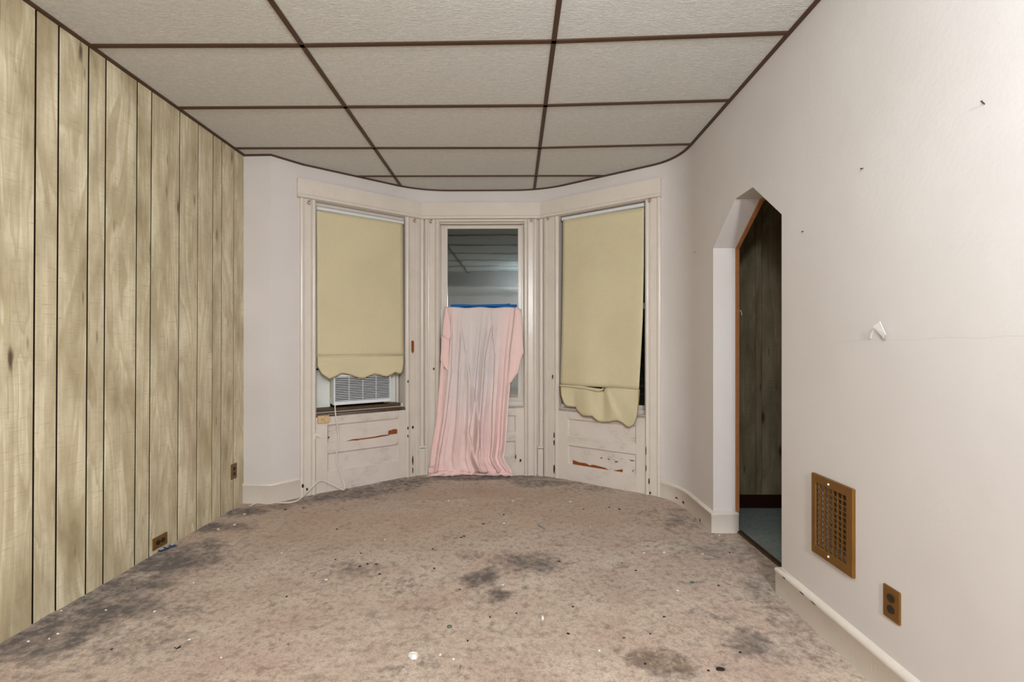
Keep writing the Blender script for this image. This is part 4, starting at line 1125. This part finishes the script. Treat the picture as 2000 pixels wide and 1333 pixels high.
# ---------------------------------------------------------------- outlets
def outlet(name_loc, nrm, along, w_, h_, horizontal, label, plate):
    """plate on a wall; nrm points into the room, along is the horizontal direction in the wall"""
    root = bpy.data.objects.new('power_outlet', None); COL.objects.link(root)
    nrm, along = Vector(nrm), Vector(along)
    m = Matrix((along, -nrm, Vector((0, 0, 1)))).transposed().to_4x4(); m.translation = Vector(name_loc); root.matrix_world = m
    tag(root, label, 'outlet', 'duplex outlets')
    bw, bh = (h_, w_) if horizontal else (w_, h_)
    MB().box(-bw / 2, bw / 2, -0.0065, 0.002, 0, bh, 0.003).build('cover_plate', plate, root)
    for s in (-1, 1):
        c = (s * 0.0195, bh / 2) if horizontal else (0, bh / 2 + s * 0.0195)
        ring = [(c[0] + 0.0165 * math.cos(a), c[1] + 0.0135 * math.sin(a)) for a in [2 * math.pi * k / 20 for k in range(20)]]
        ring = [(c[0] + max(-0.0145, min(0.0145, p[0] - c[0])), p[1]) for p in ring] if not horizontal else ring
        f_ = MB().prism(ring, 'y', -0.009, -0.002).build('socket', M['socket'], root)
        for d in (-0.006, 0.006):
            MB().box(c[0] + d - 0.001, c[0] + d + 0.001, -0.0095, -0.0088, c[1] - 0.004, c[1] + 0.004).build('slot', M['dark_chip'], f_)
    MB().tube([(0, -0.006, bh / 2), (0, -0.0085, bh / 2)], 0.003, 10).build('screw', M['brass'], root)
a = on_x(XL, 456, 905.9); c = on_x(XL, 456, 936.0)
outlet((XL, a.y, c.z), (1, 0, 0), (0, 1, 0), 0.07, 0.114, False, 'brown duplex outlet mounted upright on the panelling by the room corner', M['brown_plate'])
a = on_x(XL, 311.5, 1046); c = on_x(XL, 311.5, 1068)
outlet((XL, a.y, c.z - 0.004), (1, 0, 0), (0, 1, 0), 0.07, 0.114, True, 'brown duplex outlet mounted sideways low on the panelling', M['brown_plate'])
a = on_x(XR, 1743.5, 1149); c = on_x(XR, 1745, 1213)
outlet((XR, a.y, c.z), (-1, 0, 0), (0, -1, 0), 0.072, a.z - c.z, False, 'brass duplex outlet on the white wall below the register', M['brass'])

# ---------------------------------------------------------------- brass register
def register():
    root = empty('wall_register', (XR, 1.952, 0.321)); tag(root, 'old brass heating register with a grid of square holes in the white wall', 'vent')
    y0, y1, z0, z1 = -0.126, 0.126, 0.0, 0.343         # outside of the frame (local)
    hy0, hy1, hz0, hz1 = -0.090, 0.098, 0.040, 0.305   # grid field
    def fr(nm, a, c, d, e):
        MB().box(-0.013, 0.002, a, c, d, e, 0.004).build(nm, M['brass'], root)
    fr('frame_side', y0, hy0, z0, z1); fr('frame_side', hy1, y1, z0, z1); fr('frame_rail', hy0 - 0.003, hy1 + 0.003, z0, hz0); fr('frame_rail', hy0 - 0.003, hy1 + 0.003, hz1, z1)
    nc, nr = 7, 12
    bw = 0.0055
    for i in range(1, nc):
        yy = hy0 + (hy1 - hy0) * i / nc; MB().box(-0.010, -0.004, yy - bw / 2, yy + bw / 2, hz0 - 0.002, hz1 + 0.002).build('grid_bar', M['brass'], root)
    for j in range(1, nr):
        zz = hz0 + (hz1 - hz0) * j / nr; MB().box(-0.0095, -0.0035, hy0 - 0.002, hy1 + 0.002, zz - bw / 2, zz + bw / 2).build('grid_bar', M['brass'], root)
    MB().box(0.128, 0.134, VY0 - 1.952 - 0.0, VY1 - 1.952, VZ0 - 0.321, VZ1 - 0.321).build('duct_back', M['duct'], root)
    for k in range(4):
        zz = 0.075 + k * 0.062
        MB().add([(0.028, -0.075, zz), (0.028, 0.060, zz), (0.060, 0.060, zz + 0.060), (0.060, -0.075, zz + 0.060), (0.030, -0.075, zz - 0.002), (0.030, 0.060, zz - 0.002), (0.062, 0.060, zz + 0.058), (0.062, -0.075, zz + 0.058)],
                 [(0, 1, 2, 3), (4, 5, 6, 7), (0, 1, 5, 4), (2, 3, 7, 6), (0, 3, 7, 4), (1, 2, 6, 5)]).build('damper_blade', M['damper'], root)
    for zz in (0.024, 0.322):
        MB().tube([(-0.010, 0.012, zz), (-0.0165, 0.012, zz)], [0.0055, 0.004], 10).build('screw', M['chip'], root, smooth=True)
register()

# ---------------------------------------------------------------- little things on the right wall
def wall_tab():
    P = lambda px, py, d: on_x(XR, px, py) + Vector((-d, 0, 0))
    c = on_x(XR, 1712, 652)
    root = empty('paper_tab', c); tag(root, 'bent white paper tab sticking out of the white wall', 'tab')
    q = [P(1713.8, 638.8, 0.016), P(1730, 628, 0.020), P(1744, 653.8, 0.024), P(1736, 659, 0.020)]
    n_ = (q[1] - q[0]).cross(q[3] - q[0]).normalized()
    if n_.x > 0: n_ = -n_
    chip_poly('tab', [p - c for p in q], M['paper'], root, 0.0012, n_)
    r = [P(1706, 652, -0.001), P(1725, 652, -0.001), P(1730, 669, 0.006), P(1700, 671, 0.005)]
    vs = []
    for i in range(13):
        a = math.pi * i / 12
        for rr, d in ((0.046, 0.0), (0.040, 0.0035), (0.030, 0.0)):
            vs.append(Vector((-d, math.cos(a) * rr * 0.8, math.sin(a) * rr - 0.018)))
    fs = []
    for i in range(12):
        for k in range(2): fs.append((3 * i + k, 3 * i + k + 1, 3 * i + 4 + k, 3 * i + 3 + k))
    obj('plaster_ring', vs, fs, M['plaster'], root, smooth=True)
wall_tab()
def nail(px, py, tilt, ln, label):
    p = on_x(XR, px, py); q = empty('nail', p)
    e = Vector((-ln, tilt[0], tilt[1]))
    MB().tube([(0.006, 0, 0), e], 0.0016, 8).build('shank', M['nail'], q)
    MB().tube([e, e + e.normalized() * 0.0015], 0.003, 10).build('head', M['nail'], q)
    tag(q, label, 'nail')
nail(1923, 207, (0.0, 0.013), 0.009, 'long bent nail high up on the white wall')
nail(1686, 328, (0.0, -0.003), 0.008, 'short nail in the white wall above the paper tab')
nail(1569.5, 452.5, (0.0, 0.0), 0.007, 'nail just beside the top of the arch doorway')
nail(1359, 493, (0.0, 0.0), 0.008, 'nail where the wall curves towards the bay')
p = on_x(XR + 0.16, 1441, 607); 
tag(obj('wire_stub', *(lambda b: (b.v, b.f))(MB().tube(smooth_path([(p.x + 0.008, p.y - 0.002, p.z), (p.x + 0.008, p.y - 0.016, p.z), (p.x + 0.012, p.y - 0.026, p.z - 0.012), (p.x + 0.013, p.y - 0.028, p.z - 0.034)], 5), 0.0018, 6)), M['cord'], rebase=True), 'short white wire curling out of the arch jamb', 'wire')

# ---------------------------------------------------------------- litter on the carpet
def flake(px, py, rw, rh, key, name, label, cat, group=None, seed=0, th=0.003):
    c = on_floor(px, py); z = floor_bump(c.x, c.y); r = random.Random(seed + int(px * 7 + py))
    a0 = r.random() * 6.28; sx, sy = rw / F * c.y, rh / F * c.y * 1.6
    pts = [(c.x + sx * x, c.y + sy * y_) for x, y_ in blot(7, 0.4, seed + int(px))]
    vs = [Vector((x, y_, z - 0.001)) for x, y_ in pts] + [Vector((c.x + (x - c.x) * 0.8, c.y + (y_ - c.y) * 0.8, z + th * (0.7 + 0.6 * r.random()))) for x, y_ in pts]
    n_ = 7
    o = obj(name, vs, [tuple(range(n_)), tuple(range(n_, 2 * n_))] + [(i, (i + 1) % n_, n_ + (i + 1) % n_, n_ + i) for i in range(n_)], M[key], rebase=True)
    return tag(o, label, cat, group)
def where(px, py):
    c = on_floor(px, py)
    if c.x < -1.45: return 'along the panelled wall'
    if c.y > 3.3: return 'in front of the bay windows'
    if c.x > 0.75: return 'near the arch and white wall'
    return 'in the open middle of the room'
white = [(96, 1247), (55, 1252), (113, 1238), (120, 1195), (207, 1191), (278, 1085), (170, 1136), (378, 1137), (458, 1026), (426, 1034), (478, 1005), (637, 1132), (550, 1080), (752, 1053), (876, 979), (1002, 978), (1114, 979), (1153, 1029), (1258, 1079), (1373, 1083), (1324, 1154), (982, 1140), (886, 1289), (860, 1280), (1170, 1272), (370, 1248), (302, 1193), (432, 1285), (1405, 1045), (1297, 1078), (985, 1022)]
for i, (px, py) in enumerate(white):
    flake(px, py, 1.6 + 1.6 * rnd.random(), 0.9 + 0.7 * rnd.random(), 'chip', 'paint_crumb', 'tiny white paint chip on the stained carpet ' + where(px, py), 'paint chip', 'white paint chips on the carpet', i)
dark = [(703, 1107), (718, 1102), (735, 1102), (848, 1109), (845, 1074), (906, 1048), (901, 1051), (944, 1023), (984, 1005), (898, 1150), (957, 1203), (913, 1252), (742, 1122), (658, 1033), (593, 992), (558, 995), (1190, 992), (1210, 995), (1092, 1097), (1215, 1098), (1242, 1112), (1404, 1145), (1425, 1080), (1119, 1184), (1110, 1237), (1270, 1240), (1219, 1248), (1445, 1274), (1384, 1311), (1260, 1299), (1009, 1195), (705, 1081), (655, 1092), (342, 1265), (348, 1265), (218, 1268), (560, 1166), (1297, 1206), (792, 946), (1140, 995)]
for i, (px, py) in enumerate(dark):
    flake(px, py, 1.8 + 2.0 * rnd.random(), 0.9 + 0.8 * rnd.random(), 'crumb', 'dirt_crumb', 'dark crumb of dirt on the stained carpet ' + where(px, py), 'dirt', 'dark crumbs on the carpet', 50 + i)
flake(1408, 1310, 9, 3.6, 'crumb', 'dirt_flake', 'large black flake of dirt on the carpet before the white wall', 'dirt', None, 5, 0.006)
flake(808, 1284, 11, 4.5, 'chip', 'putty_lump', 'pale pinkish lump of putty on the open carpet', 'putty', None, 9, 0.014)
flake(1352, 1139, 4, 2.4, 'green_bit', 'green_scrap', 'green scrap of litter on the carpet before the arch', 'scrap', None, 3, 0.004)
# splinter of metal and a match
def stick(px0, py0, px1, py1, r_, key, name, label, cat):
    a, c = on_floor(px0, py0), on_floor(px1, py1); a.z = floor_bump(a.x, a.y) + r_ * 0.6; c.z = floor_bump(c.x, c.y) + r_ * 0.6
    m_ = (a + c) / 2 + Vector((0.004, 0.004, 0.0))
    tag(MB().tube([a, m_, c], [r_ * 0.5, r_, r_ * 0.7], 6).build(name, M[key], rebase=True, smooth=True), label, cat)
stick(1050, 1026, 1064, 1035, 0.006, 'steel', 'metal_sliver', 'thin grey sliver of metal on the carpet before the bay', 'scrap')
stick(1057, 1202, 1060, 1209, 0.006, 'chip', 'wood_splinter', 'pale splinter standing out on the open carpet', 'scrap')
stick(344, 1268, 352, 1263, 0.004, 'crumb', 'burnt_match', 'thin black stick on the carpet', 'scrap')
c = on_floor(878, 1224); z = floor_bump(c.x, c.y)
ring = [(c.x + 0.009 * math.cos(a), c.y + 0.009 * math.sin(a), z + 0.002) for a in [2 * math.pi * k / 16 for k in range(17)]]
tag(MB().tube(ring, 0.0025, 6, False).build('rubber_washer', M['green_bit'], rebase=True, smooth=True), 'small grey-green ring washer on the carpet', 'washer')
# wrapper by the sideways outlet
def wrapper():
    a, c = on_floor(309, 1080), on_floor(342, 1067); d = (c - a).normalized(); n_ = Vector((-d.y, d.x, 0)); 
    root = empty('candy_wrapper', (a + c) / 2); o0 = (a + c) / 2
    root.location.z = floor_bump(o0.x, o0.y)
    tag(root, 'crumpled blue and white wrapper on the carpet under the sideways outlet', 'wrapper')
    L_ = (c - a).length; vs = []; fs = []; nu, nv = 12, 5
    for i in range(nu + 1):
        for k in range(nv + 1):
            p = d * ((i / nu - 0.5) * L_) + n_ * ((k / nv - 0.5) * 0.045)
            vs.append(Vector((p.x, p.y, 0.004 + 0.010 * abs(noise.noise(Vector((i * 0.8, k * 0.9, 3)))))))
    for i in range(nu):
        for k in range(nv): q = i * (nv + 1) + k; fs.append((q, q + 1, q + nv + 2, q + nv + 1))
    o = obj('foil', vs, fs, M['wrapper_blue'], root); s = o.modifiers.new('thickness', 'SOLIDIFY'); s.thickness = 0.001
    for f0, f1, k0, k1 in ((0.02, 0.28, -0.018, 0.016), (0.40, 0.60, -0.014, 0.018), (0.72, 0.98, -0.012, 0.012)):
        q = [d * ((f - 0.5) * L_) + n_ * e + Vector((0, 0, 0.013)) for f, e in ((f0, k0), (f1, k0 + 0.004), (f1 - 0.03, k1), (f0 + 0.04, k1 - 0.004))]
        chip_poly('paper_piece', q, M['wrapper'], root, 0.001, Vector((0, 0, 1)))
wrapper()
